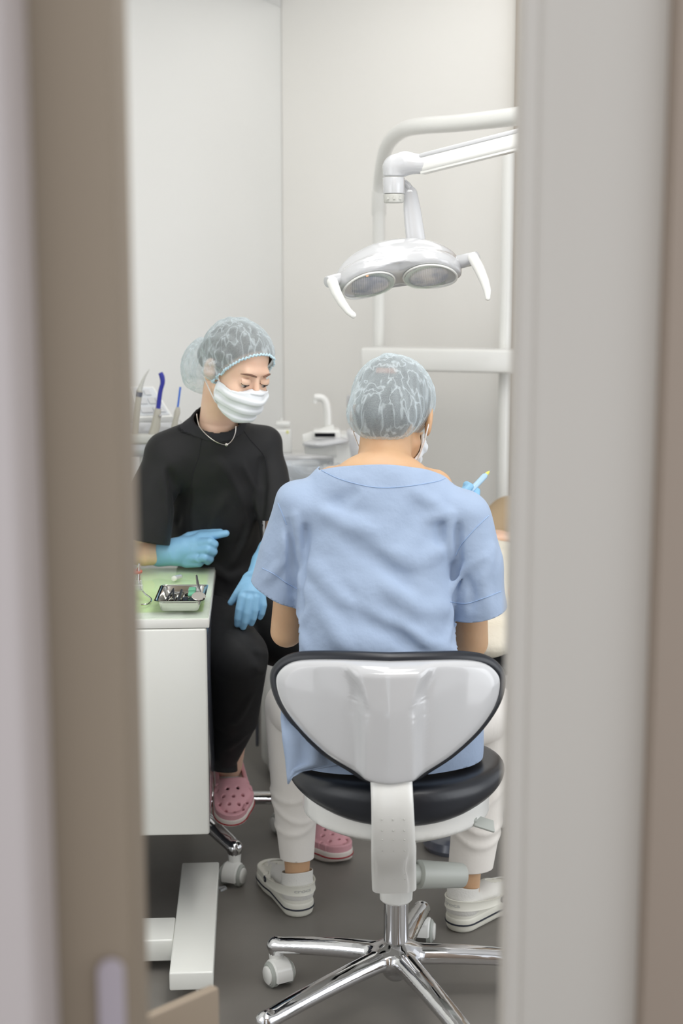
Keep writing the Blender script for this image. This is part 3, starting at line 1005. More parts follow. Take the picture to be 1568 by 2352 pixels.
Rbm = frame(np.array([bd[0], bd[1], 0]))
part('crossbeam', rbox((bl + br) / 2 + bd * 0.1, (0.16, np.linalg.norm(br - bl) + 0.2, 0.072), 0.010, 3, Rbm), M['plastic'], un)
pq = P(1158, 700, 4.50)
part('post', cyl((pq[0] + 0.006, pq[1], 0.0), (pq[0] + 0.006, pq[1], P(1160, 318, 4.5)[2]), 0.0205, 0.0205, 32), M['plastic'], un)
part('foot_plate', cyl((pq[0] + 0.006, pq[1], 0.0), (pq[0] + 0.006, pq[1], 0.03), 0.12, 0.11, 32, 0.006), M['plastic'], un)

# ---- operating lamp and its arm
LY = 3.36
LC = P(916, 640, LY)
lamp = thing('operating_lamp', 'white two-reflector dental operating lamp on a jointed arm', 'dental lamp', LC)
lx = unit(P(985, 630, LY) - P(846, 650, LY))
ln = unit(np.array([0.03, -0.42, -0.90]))
ln = unit(ln - lx * np.dot(ln, lx))
ly = np.cross(-ln, lx)                        # away from the camera
Rlamp = np.array([lx, ly, -ln]).T
s0 = LC
def lamp_f(p):                                # local: x width, y away, z up (away from light)
    x, y, z = p[:, 0], p[:, 1], p[:, 2]
    d2 = smin(np.sqrt((np.abs(x) - 0.072) ** 2 + y * y) - 0.072, np.maximum(np.abs(x) - 0.07, np.abs(y) - 0.043), 0.03)
    zz = z + 0.018 * (x / 0.14) ** 2
    base = np.maximum(d2, np.abs(zz - 0.016) - 0.016)
    h = np.sqrt(np.maximum(d2 + 0.016, 0) ** 2 + np.maximum(np.abs(zz - 0.020) - 0.004, 0) ** 2) - 0.016
    dome = ell((0, 0.008, 0.012), (0.148, 0.070, 0.088))(p)
    dome = np.maximum(dome, 0.012 - zz)
    d = smin(h, dome, 0.016)
    seam_z = 0.034 + 0.010 * np.sin(x * 26)
    d = d + 0.0010 * (1 + np.tanh((zz - seam_z) / -0.0015))
    # sunk light windows
    for sx in (-1, 1):
        e = np.maximum(np.sqrt((x - sx * 0.072) ** 2 + y * y) - 0.061, zz - 0.003)
        d = np.maximum(d, -e)
    return d
v, f = surface(lamp_f, (-0.17, -0.10, -0.03), (0.17, 0.10, 0.11), 0.0026)
part('lamp_head', (v @ Rlamp.T + LC, f), M['gloss'], lamp, 'glossy white lamp head', sharp=None)
def lensmat():
    m = mat('lamp_reflector', (226, 228, 234), 0.3, 0.0)
    nt = m.node_tree
    b = nt.nodes['Principled BSDF']
    tc_ = nt.nodes.new('ShaderNodeTexCoord')
    wv = nt.nodes.new('ShaderNodeTexWave')
    wv.inputs['Scale'].default_value = 75
    wv.inputs['Distortion'].default_value = 0.3
    nt.links.new(tc_.outputs['Object'], wv.inputs['Vector'])
    bp = nt.nodes.new('ShaderNodeBump')
    bp.inputs['Strength'].default_value = 0.6
    bp.inputs['Distance'].default_value = 0.002
    nt.links.new(wv.outputs['Fac'], bp.inputs['Height'])
    nt.links.new(bp.outputs[0], b.inputs['Normal'])
    n_ = nt.nodes.new('ShaderNodeTexNoise')
    n_.inputs['Scale'].default_value = 22
    nt.links.new(tc_.outputs['Object'], n_.inputs['Vector'])
    r_ = nt.nodes.new('ShaderNodeValToRGB')  # mottled pale and blue-grey tones stand in for reflections in the bowl
    r_.color_ramp.elements[0].position = 0.35
    r_.color_ramp.elements[0].color = lin((176, 182, 196))
    r_.color_ramp.elements[1].position = 0.68
    r_.color_ramp.elements[1].color = lin((238, 234, 232))
    nt.links.new(n_.outputs['Fac'], r_.inputs['Fac'])
    nt.links.new(r_.outputs['Color'], b.inputs['Base Color'])
    return m
ML = lensmat()
def loc(x, y, z):
    return LC + Rlamp @ np.array([x, y, z])
for sx in (-1, 1):
    zc = -0.018 * (0.072 / 0.14) ** 2
    bowl = lathe([(-0.012, 0.001), (-0.0115, 0.016), (-0.009, 0.036), (-0.005, 0.050), (0.001, 0.0600)], loc(sx * 0.072, 0, zc + 0.003) , -ln, 40)
    part('reflector', bowl, ML, lamp, 'ribbed reflector, its reflections mottled into the colour')
    part('lens_cover', lathe([(0, 0.0605), (0.0015, 0.0605)], loc(sx * 0.072, 0, zc - 0.003), -ln, 40), M['glass'], lamp, 'clear lens cover')
    bz = [loc(sx * 0.072 + 0.0615 * math.cos(t), 0.0615 * math.sin(t), -0.018 * ((sx * 0.072 + 0.0615 * math.cos(t)) / 0.14) ** 2 - 0.001) for t in np.linspace(0, 2 * math.pi, 49)[:-1]]
    part('bezel', tube(bz, 0.0024, 8, closed=True, cap=False), M['plastic'], lamp)
part('indicator', lathe([(0, 0.0035), (0.001, 0.003)], P(843, 632, LY - 0.05), (0, -1, -0.3), 10), mat('warm_indicator', (250, 190, 150), 0.4, emit=((255, 170, 120), 1.2)), lamp)
def lamp_handle(pts, hub):
    hp = [(P(x, y, Y), r) for x, y, Y, r in pts]
    v_, f_ = surface(chain(hp, (0.2, 1, 0), 0.75), np.min([p for p, r in hp], 0) - 0.03, np.max([p for p, r in hp], 0) + 0.03, 0.0022)
    o_ = part('handle', (v_, f_), M['plastic'], lamp, 'curved grip handle', sharp=None)
    a_, b_, r_ = hub
    part('handle_pivot', cyl(a_, b_, r_, r_ * 0.92, 28, 0.003), M['gloss'], o_)
lamp_handle([(763, 648, 3.32, .013), (772, 672, 3.315, .012), (785, 695, 3.31, .0105), (800, 715, 3.305, .0085), (811, 724, 3.30, .0075)], (P(782, 640, 3.35), P(750, 648, 3.325), 0.0145))
lamp_handle([(1086, 592, 3.33, .0125), (1100, 617, 3.325, .0125), (1112, 645, 3.32, .011), (1119, 668, 3.315, .009), (1120, 685, 3.31, .006)], (P(1052, 602, 3.37), P(1096, 592, 3.34), 0.0165))
# yoke, joint and arm
YK = 3.42
yk = [(935, 425, .009), (942, 445, .017), (946, 480, .0205), (950, 515, .022), (955, 552, .023)]
v, f = surface(chain([(P(x, y, YK), r) for x, y, r in yk], (-0.1, 1, 0), 0.42), P(890, 580, YK) - 0.05, P(1000, 400, YK) + 0.05, 0.0026)
part('yoke', (v, f), M['gloss'], lamp, sharp=None)
part('yoke_arm', tube(smooth_path([P(904, 425, 3.42), P(925, 418, 3.42), P(940, 432, 3.42)], 12), 0.010, 14, 0.8), M['gloss'], lamp, sharp=None)
jy = 3.38
def jf(p):
    v1 = cone(P(904, 388, jy), P(904, 418, jy), 0.0255, 0.0248)(p)
    v2 = cone(P(908, 380, jy), P(930, 375, jy - 0.005), 0.0250, 0.0245)(p)
    v3 = cone(P(930, 375, jy - 0.005), P(966, 377, jy - 0.01), 0.0245, 0.0225)(p)
    return smin(smin(v1, v2, 0.012), v3, 0.012)
v, f = surface(lambda p: np.maximum(jf(p), P(904, 406, jy)[2] - p[:, 2] - 10 * np.maximum(p[:, 0] - P(932, 400, jy)[0], 0)), P(860, 430, jy) - 0.05, P(990, 340, jy) + 0.05, 0.0026)
part('elbow_joint', (v, f), M['gloss'], lamp, sharp=None)
part('swivel_sleeve', cyl(P(904, 445, jy), P(904, 408, jy), 0.0250, 0.0256, 40, 0.001), M['gloss'], lamp)
part('friction_dial', join(cyl(P(904, 466, jy), P(904, 446, jy), 0.0232, 0.0244, 40, 0.002),
     *[prism([(-0.003, -0.010), (0.003, -0.010), (0, -0.002)], P(904 + dx, 447, jy) + np.array([0, -0.0245 * math.cos(dx / 25.0), -0.002]), (1, 0, 0), (0, 0, 1), (0, -1, 0), 0.0012) for dx in (-14, 0, 14)]), M['dial'], lamp, 'grey ribbed dial')
a1, a2 = P(966, 378, jy - 0.01), P(1330, 287, 3.20)
ad_ = unit(a2 - a1)
Ra = frame(ad_)
part('spring_arm', join(rbox((a1 + a2) / 2 + np.array([0, 0, 0.0]), (0.034, np.linalg.norm(a2 - a1), 0.040), 0.010, 3, Ra), rbox((a1 + a2) / 2 - Ra[:, 2] * 0.019, (0.026, np.linalg.norm(a2 - a1), 0.008), 0.002, 2, Ra)), M['plastic'], lamp)
part('column', join(cyl((a2[0] + 0.02, a2[1], 0.0), (a2[0] + 0.02, a2[1], P(1300, 240, 3.3)[2]), 0.030, 0.030, 30, 0.004), cyl((a2[0] + 0.02, a2[1], 0.0), (a2[0] + 0.02, a2[1], 0.03), 0.13, 0.12, 32, 0.005)), M['plastic'], lamp)
part('arm_cover', rbox((a1 + a2) / 2 + Ra[:, 2] * 0.017, (0.0365, np.linalg.norm(a2 - a1) - 0.01, 0.012), 0.005, 3, Ra), M['gloss'], lamp)

# ================================================================== CUSPIDOR UNIT behind the two people
cu = thing('cuspidor_unit', 'white cuspidor unit with cup filler spout and glass bowl, between the two staff', 'dental unit', (P(700, 1800, 4.3)[0], 4.35, 0))
CYU = 4.35
spt = smooth_path([P(753, 992, CYU), P(752, 950, CYU), P(748, 925, CYU), P(738, 914, CYU), (P(722, 913, CYU))], 30)
part('cup_filler_spout', join(tube(spt, [0.0125, 0.0125, 0.012, 0.0115, 0.011], 20), cyl(P(724, 914, CYU), P(723, 926, CYU), 0.0085, 0.0075, 18)), M['plastic'], cu)
part('spout_head', rbox(P(750, 996, CYU), (0.085, 0.09, 0.030), 0.008, 3), M['plastic'], cu)
part('display_strip', rbox(P(746, 999, CYU - 0.047), (0.062, 0.006, 0.0115), 0.001, 1), M['black_gloss'], cu, 'black display strip')
part('cup_shelf', join(tube([P(697, 1020, CYU - 0.02), P(770, 1012, CYU - 0.02)], [0.03, 0.05], 24, 0.28, up=(0, 1, 0))), M['plastic'], cu)
vv, ff = surface(U(0.02, cone(P(728, 1019, CYU - 0.05), P(765, 1012, CYU - 0.02), 0.045, 0.05, (0, 0, 1), 0.30)), P(690, 1060, CYU - 0.15), P(810, 970, CYU + 0.12), 0.004)
part('shelf_plate', (vv, ff), M['gloss'], cu, sharp=None)
tow = [(760, 1002), (800, 1002), (826, 1130), (760, 1130)]
def trap(a, b, c, d, Y, th):
    q = [P(x, y, Y) for x, y in (a, b, c, d)]
    V = q + [k + np.array([0, th, 0]) for k in q]
    return V, [(0, 1, 2, 3)[::-1], (4, 5, 6, 7), (0, 4, 5, 1), (1, 5, 6, 2), (2, 6, 7, 3), (3, 7, 4, 0)]
part('tower', trap((766, 998), (796, 998), (830, 1180), (766, 1180), CYU - 0.01, 0.12), M['plastic'], cu, sharp=30)
bc = P(712, 1078, CYU - 0.03)
bowl = lathe([(0, 0.045), (0.02, 0.075), (0.045, 0.092), (0.062, 0.094), (0.064, 0.090), (0.045, 0.086), (0.02, 0.068), (0.006, 0.04)], bc - np.array([0, 0, 0.045]), (0, 0, 1), 48)
part('glass_bowl', bowl, M['clear'], cu, 'clear glass spittoon bowl')
v, f = surface(U(0.03, bx(P(700, 1230, 4.42), (0.15, 0.13, 0.17), 0.05), bx(P(668, 1110, 4.47), (0.11, 0.08, 0.07), 0.04)), P(700, 1450, 4.4) - 0.25, P(700, 1020, 4.4) + 0.25, 0.007)
part('housing', (v, f), M['gloss'], cu, sharp=None)
part('ledge', rbox(P(690, 1050, 4.62), (0.26, 0.16, 0.028), 0.01, 3), M['gloss'], cu)
v, f = surface(U(0.004, bx((-0.155, 4.22, 0.29), (0.088, 0.10, 0.26), 0.035)), (-0.35, 4.1, -0.02), (0.08, 4.55, 0.6), 0.006)
part('floor_column', (v, f), M['plastic'], cu, sharp=None)
v, f = surface(bx((-0.150, 4.12, 0.12), (0.070, 0.06, 0.095), 0.03), (-0.3, 4.05, 0.0), (0.05, 4.3, 0.3), 0.006)
part('foot_cover', (v, f), M['plastic'], cu, sharp=None)
part('edge_seal', rbox((-0.258, 4.22, 0.33), (0.010, 0.06, 0.50), 0.004, 2), M['side'], cu)
bt = thing('soap_bottle', 'translucent white bottle with a small yellow mark behind the person in black', 'bottle', P(650, 1045, 4.65))
part('bottle_body', rbox(P(651, 1012, 4.65), (0.055, 0.05, 0.082), 0.010, 3), M['plastic'], bt)
part('bottle_cap', join(rbox(P(650, 973, 4.65), (0.050, 0.045, 0.016), 0.006, 3), cyl(P(647, 968, 4.65), P(647, 960, 4.65), 0.004, 0.004, 12)), M['plastic'], bt)
part('yellow_mark', rbox(P(660, 992, 4.62), (0.007, 0.002, 0.009), 0.0005, 1), M['yellow'], bt, 'yellow mark')
# side cup / spare light housing right of the tower
single('suction_holder', join(rbox(P(812, 1020, 4.5), (0.06, 0.05, 0.10), 0.02, 3)), M['gloss'], 'white rounded housing just left of the neck of the person in blue', 'holder')
single('wall_socket', rbox(P(806, 922, 4.98), (0.03, 0.012, 0.045), 0.004, 2, Rw), M['gloss'], 'white wall plate left of the blue-scrubs person cap', 'wall plate')

# ---- assistant's console with handpieces at the far left
cn = thing('assistant_console', 'white console with keypad holding the handpieces, behind the shoulder of the person in black', 'console', (P(350, 1100, 4.0)[0], 4.0, P(350, 1100, 4.0)[2]))
KY = 4.05
kc = [P(297, 888, KY + 0.05), P(352, 888, KY + 0.05), P(397, 957, KY - 0.04), P(318, 960, KY - 0.04)]
def slab(q, th, off=0.0):
    nrm = unit(np.cross(q[1] - q[0], q[3] - q[0]))
    if nrm[1] > 0:
        nrm = -nrm
    V = [k + nrm * off for k in q] + [k + nrm * (off - th) for k in q]
    return V, [(0, 1, 2, 3), (7, 6, 5, 4), (0, 4, 5, 1), (1, 5, 6, 2), (2, 6, 7, 3), (3, 7, 4, 0)]
part('keypad', slab(kc, 0.02), M['plastic'], cn)
def kq(s, t):
    return (kc[0] * (1 - s) + kc[1] * s) * (1 - t) + (kc[3] * (1 - s) + kc[2] * s) * t
part('panel_face', slab([kq(.06, .05), kq(.94, .05), kq(.94, .94), kq(.06, .94)], 0.003, 0.003), M['keys'], cn)
for (s0_, s1_, t0, t1) in ((.2, .42, .15, .32), (.5, .72, .15, .32), (.22, .44, .42, .6), (.52, .74, .42, .6), (.76, .9, .42, .6), (.15, .5, .72, .88), (.54, .88, .72, .88)):
    part('key', slab([kq(s0_, t0), kq(s1_, t0), kq(s1_, t1), kq(s0_, t1)], 0.003, 0.007), M['gloss'], cn)
part('console_body', join(rbox(P(345, 985, KY), (0.17, 0.13, 0.045), 0.012, 3), rbox(P(345, 1025, KY), (0.14, 0.12, 0.05), 0.012, 3)), M['gloss'], cn)
part('holder_bar', rbox(P(350, 1008, KY - 0.12), (0.19, 0.05, 0.028), 0.008, 3), M['dial'], cn)
part('console_post', cyl((P(345, 1100, KY)[0], KY, 0.0), (P(345, 1100, KY)[0], KY, P(330, 1040, KY)[2]), 0.03, 0.03, 24), M['plastic'], cn)
HYD = 3.93
h1 = thing('scaler_handpiece', 'grey dental handpiece with pointed white tip, leftmost in the console beside the jamb', 'handpiece', P(310, 1010, HYD), 'handpieces in the console')
part('grip', tube([P(308, 1010, HYD), P(312, 960, HYD), P(320, 897, HYD)], [0.0095, 0.0095, 0.0085], 18), M['handpiece'], h1)
part('tip', tube(smooth_path([P(320, 897, HYD), P(326, 880, HYD), P(333, 864, HYD), P(343, 848, HYD)], 16), [0.0082, 0.005, 0.003, 0.0008], 14), M['dial'], h1)
part('ring', cyl(P(318, 911, HYD), P(320, 900, HYD), 0.0094, 0.0094, 18), M['side'], h1, 'blue-grey ring')
h2 = thing('suction_tube', 'thick royal blue suction tube in a grey holder on the console', 'suction tube', P(352, 1000, HYD), 'handpieces in the console')
part('grip', tube([P(349, 1003, HYD), P(357, 980, HYD), P(363, 938, HYD)], [0.012, 0.0135, 0.0085], 18), M['handpiece'], h2)
part('tube', tube(smooth_path([P(363, 938, HYD), P(368, 900, HYD), P(373, 880, HYD), P(372, 866, HYD), (P(368, 856, HYD))], 24), [0.0065, 0.0062, 0.006, 0.0068, 0.0072, 0.006], 18), M['blue_tube'], h2, 'royal blue tube')
part('button', sphere(P(368, 955, HYD - 0.012), 0.004), M['steel'], h2)
h3 = thing('saliva_ejector', 'thin bright blue saliva ejector beside the cap of the person in black', 'saliva ejector', P(400, 965, HYD), 'handpieces in the console')
part('grip', tube([P(399, 985, HYD), P(404, 960, HYD), P(407, 947, HYD), P(409, 935, HYD)], [0.009, 0.0075, 0.0085, 0.005], 16), M['handpiece'], h3)
part('tube', tube([P(408, 936, HYD), P(414, 889, HYD)], 0.0028, 12), M['blue_thin'], h3, 'bright blue tube')

# ================================================================== THE ASSISTANT'S STOOL
AX, AY = -0.423, 3.60
st = thing('assistant_stool', 'chrome-based grey stool under the person in black, behind the trolley cabinet', 'stool', (AX, AY, 0))
angs = [-56, 24, 94, 166, 235]
star_base(AX, AY, st, angs, 0.28, 0.125, 0.095)
for i, a in enumerate(angs):
    e = (AX + 0.28 * math.cos(math.radians(a)), AY + 0.28 * math.sin(math.radians(a)))
    caster(e, math.radians([250, 300, 60, 160, 200][i]), st, 0.095, M['plastic'], M['grey_plastic'])
part('gas_spring', cyl((AX, AY, 0.10), (AX, AY, 0.48), 0.025, 0.025, 30), M['chrome'], st)
part('seat_cushion', lathe([(0, 0.15), (0.01, 0.185), (0.035, 0.20), (0.06, 0.185), (0.07, 0.15), (0.072, 0.001)], (AX, AY, 0.485), (0, 0, 1), 48), M['grey_vinyl'], st)
v, f = surface(chain([(P(540, 1262, 3.87), .045), (P(585, 1268, 3.83), .045), (P(620, 1285, 3.75), .040)], (0, 0, 1), 1.5), (-0.45, 3.6, 0.7), (-0.05, 4.0, 1.1), 0.006)
part('arm_pad', (v, f), M['grey_vinyl'], st, 'rounded grey arm support', sharp=None)
part('arm_post', tube([P(545, 1275, 3.87), (AX + 0.05, AY + 0.15, 0.60), (AX, AY + 0.08, 0.50)], 0.014, 14), M['chrome'], st)

# ================================================================== THE PATIENT CHAIR
pc = thing('patient_chair', 'black upholstered dental chair, its edge seen right of the person in blue', 'dental chair', (0.40, 4.1, 0))
cp = [(0.21, 3.36), (0.40, 3.85), (0.50, 4.25), (0.60, 4.75)]
def pch(p):
    d = chain([((0.26, 3.34, 0.555), .09), ((0.33, 3.56, 0.548), .21), ((0.44, 3.90, 0.548), .21), ((0.58, 4.20, 0.56), .15)], (0, 0, 1), 0.20)(p)
    return d
v, f = surface(pch, (-0.05, 3.1, 0.45), (0.95, 5.1, 0.68), 0.009)
part('upholstery', (v, f), M['leather'], pc, 'black vinyl upholstery', sharp=None)
part('chair_base', join(rbox((0.46, 4.0, 0.30), (0.24, 0.40, 0.44), 0.03, 3), rbox((0.46, 4.0, 0.04), (0.34, 0.6, 0.08), 0.03, 3)), M['plastic'], pc)
fp = thing('foot_pedal', 'round grey foot pedal on the floor between the legs of the person in blue', 'foot pedal', P(1040, 1925, 3.60) * np.array([1, 1, 0]))
fq = P(1040, 1925, 3.60)
part('pedal_body', lathe([(0, 0.075), (0.012, 0.080), (0.03, 0.072), (0.038, 0.05), (0.04, 0.001)], (fq[0], 3.60, 0.0), (0, 0, 1), 40), M['side'], fp)

# ================================================================== PEOPLE
def hit(fn, px, py, Y0, Y1, off=0.0):
    """first point of the implicit surface along the sight line through a photo pixel"""
    ys = np.linspace(Y0, Y1, 160)
    pts = np.array([P(px, py, y) for y in ys])
    d = fn(pts.astype(np.float32))
    k = np.argmax(d < 0)
    if d[k] >= 0:
        return pts[len(pts) // 2]
    t = d[k - 1] / (d[k - 1] - d[k]) if k > 0 else 0
    p = pts[k - 1] * (1 - t) + pts[k] * t if k > 0 else pts[0]
    return p + np.array([0, -off, 0])

def head_sdf(ear=True):
    f = U(0.018, ell((0, -0.012, 0.032), (0.073, 0.091, 0.084)), ell((0, 0.028, -0.028), (0.057, 0.058, 0.080)),
          cone((0.046, 0.0, -0.052), (0.014, 0.066, -0.098), 0.018, 0.017), cone((-0.046, 0.0, -0.052), (-0.014, 0.066, -0.098), 0.018, 0.017))
    f = U(0.014, f, cone((-0.028, 0.074, 0.024), (0.028, 0.074, 0.024), 0.012, 0.012), ell((0.037, 0.060, -0.034), (0.022, 0.022, 0.026)), ell((-0.037, 0.060, -0.034), (0.022, 0.022, 0.026)))
    f = S(0.009, f, ell((0.031, 0.094, 0.000), (0.017, 0.014, 0.011)), ell((-0.031, 0.094, 0.000), (0.017, 0.014, 0.011)))
    f = U(0.004, f, ell((0.031, 0.0745, -0.002), (0.0145, 0.0125, 0.0115)), ell((-0.031, 0.0745, -0.002), (0.0145, 0.0125, 0.0115)))
    f = U(0.007, f, cone((0, 0.084, 0.008), (0, 0.104, -0.036), 0.006, 0.0095), ell((0.010, 0.094, -0.038), (0.007, 0.009, 0.007)), ell((-0.010, 0.094, -0.038), (0.007, 0.009, 0.007)))
    f = U(0.004, f, cone((-0.018, 0.080, -0.066), (0.018, 0.080, -0.066), 0.007, 0.007), cone((-0.014, 0.080, -0.076), (0.014, 0.080, -0.076), 0.008, 0.008))
    if ear:
        for s in (-1, 1):
            e = S(0.004, ell((s * 0.079, -0.010, -0.008), (0.008, 0.018, 0.031), frame((s * -0.35, 1, 0.15))), ell((s * 0.087, -0.006, -0.004), (0.006, 0.010, 0.018)))
            f = U(0.006, f, e)
    return f

def face_bits(person, c, R, skin_m, closed=False):
    def W(x, y, z):
        return np.asarray(c) + R @ np.array([x, y, z])
    for s in (-1, 1):
        ey = part('eye', sphere(W(s * 0.031, 0.0747, -0.0035), (0.0125, 0.0122, 0.0115), R, 14), M['eye'], person)
        part('iris', sphere(W(s * 0.0315, 0.0795, -0.0085), (0.0058, 0.0075, 0.0056), R, 12), M['iris'], ey)
        # upper lid lowered over the eye
        V, F = [], []
        for i, u in enumerate(np.linspace(-1, 1, 15)):
            zz = [0.011, 0.007, 0.003, -0.001, -0.0045 + 0.003 * u * u]
            for z in zz:
                x = s * 0.031 + u * 0.0142
                yy = 0.0745 + 0.0150 * math.sqrt(max(0.02, 1 - 0.62 * u * u - (z / 0.0145) ** 2))
                V.append(W(x, yy, z))
        for i in range(14):
            for k in range(4):
                a = i * 5 + k
                F.append((a, a + 1, a + 6, a + 5))
        lid = part('eyelid', (V, F), skin_m, person, sharp=None)
        ls = [W(s * 0.031 + u * 0.0145, 0.0748 + 0.0156 * math.sqrt(max(0.02, 1 - 0.62 * u * u - 0.22)), -0.0050 + 0.0032 * u * u) for u in np.linspace(-1, 1, 15)]
        part('eyelashes', tube(ls, [0.0006, 0.0015, 0.0016, 0.0008], 6), M['lash'], lid)
        bw = [W(s * (0.012 + 0.037 * t), 0.0925 - 0.020 * t * t, 0.0215 + 0.0040 * math.sin(t * 3.1) - 0.001 * t) for t in np.linspace(0, 1, 13)]
        part('eyebrow', tube(bw, [0.0022, 0.0030, 0.0026, 0.0008], 8, 0.9), M['brow'], person)

def mask_on(person, c, R, label):
    hs = head_sdf(False)
    def f(p):
        d = hs(p) - 0.006
        x, y, z = p[:, 0], p[:, 1], p[:, 2]
        d = smin(d, ell((0, 0.062, -0.052), (0.052, 0.052, 0.062))(p), 0.02)
        pl = 0.0022 * np.tanh(np.sin((z + 0.02) * 2 * np.pi / 0.030) * 3)
        d = d - pl * (y > 0.02)
        top = z - (-0.012 - 0.010 * np.abs(x) / 0.06 - 0.004 + 0.006 * np.exp(-(x / 0.018) ** 2))
        bot = -0.118 - z
        side = 0.014 + 0.10 * np.clip(z + 0.075, -0.06, 0.06) * 0 - y
        d = np.maximum(d, np.maximum(np.maximum(top, bot), side))
        d = np.maximum(d, -(hs(p) - 0.0015))
        return d
    v, g = surface(f, (-0.09, -0.01, -0.14), (0.09, 0.14, 0.03), 0.0022)
    mk = part('face_mask', (v @ R.T + np.asarray(c), g), M['mask'], person, label, sharp=None)
    def W(x, y, z):
        return np.asarray(c) + R @ np.array([x, y, z])
    for s in (-1, 1):
        part('ear_loop', tube(smooth_path([W(s * 0.066, 0.022, -0.024), W(s * 0.078, 0.002, 0.004), W(s * 0.083, -0.02, 0.0), (W(s * 0.080, -0.022, -0.03)), W(s * 0.072, -0.004, -0.055), W(s * 0.056, 0.022, -0.086)], 30), 0.0014, 6), M['elastic'], mk)
    return mk

def digit(pr, q=1.0):
    return chain(pr)
def build_hand(person, name, joints, palm, m, h=0.0024, label=None, extra=None):
    """joints: lists of (point, radius) for five digits; palm: list of implicit pieces"""
    body = U(0.008, *palm)
    for j in joints:
        body = U(0.0045, body, chain(j))
    if extra is not None:
        body = plus(body, *extra)
    pts = np.array([p for j in joints for p, r in j])
    lo, hi = pts.min(0) - 0.07, pts.max(0) + 0.07
    v, f = surface(body, lo, hi, h)
    return part(name, (v, f), m, person, label, sharp=None)
def relaxed_hand(w0, d, n, side, curl=0.5):
    """wrist, pointing direction, palm normal, side=+1 thumb on +x: joints and palm"""
    d = unit(d)
    n = unit(np.asarray(n) - d * np.dot(n, d))
    x = np.cross(d, n) * side
    J = []
    L = [0.078, 0.086, 0.080, 0.064]
    for i in range(4):
        o = (0.033 - 0.0205 * i)
        b = w0 + d * (0.088 - 0.004 * abs(i - 1)) + x * o
        pr = [(w0 + d * 0.03 + x * o * 0.5, 0.012), (b, 0.0105)]
        a = 0.0
        cur = b
        for k, fr in enumerate((0.45, 0.3, 0.25)):
            a += curl * (0.6 + 0.25 * k)
            cur = cur + (d * math.cos(a) + n * math.sin(a)) * L[i] * fr
            pr.append((cur, 0.0095 - 0.001 * k))
        J.append(pr)
    t0 = w0 + d * 0.025 + x * 0.022
    J.append([(t0, 0.014), (t0 + d * 0.035 + x * 0.025 + n * 0.008, 0.0125), (t0 + d * 0.062 + x * 0.034 + n * 0.018, 0.0105), (t0 + d * 0.085 + x * 0.034 + n * 0.026, 0.0095)])
    palm = [cone(w0 + d * 0.015, w0 + d * 0.075, 0.036, 0.042, n, 0.36), cone(w0 - d * 0.03, w0 + d * 0.02, 0.027, 0.031, n, 0.72)]
    return J, palm

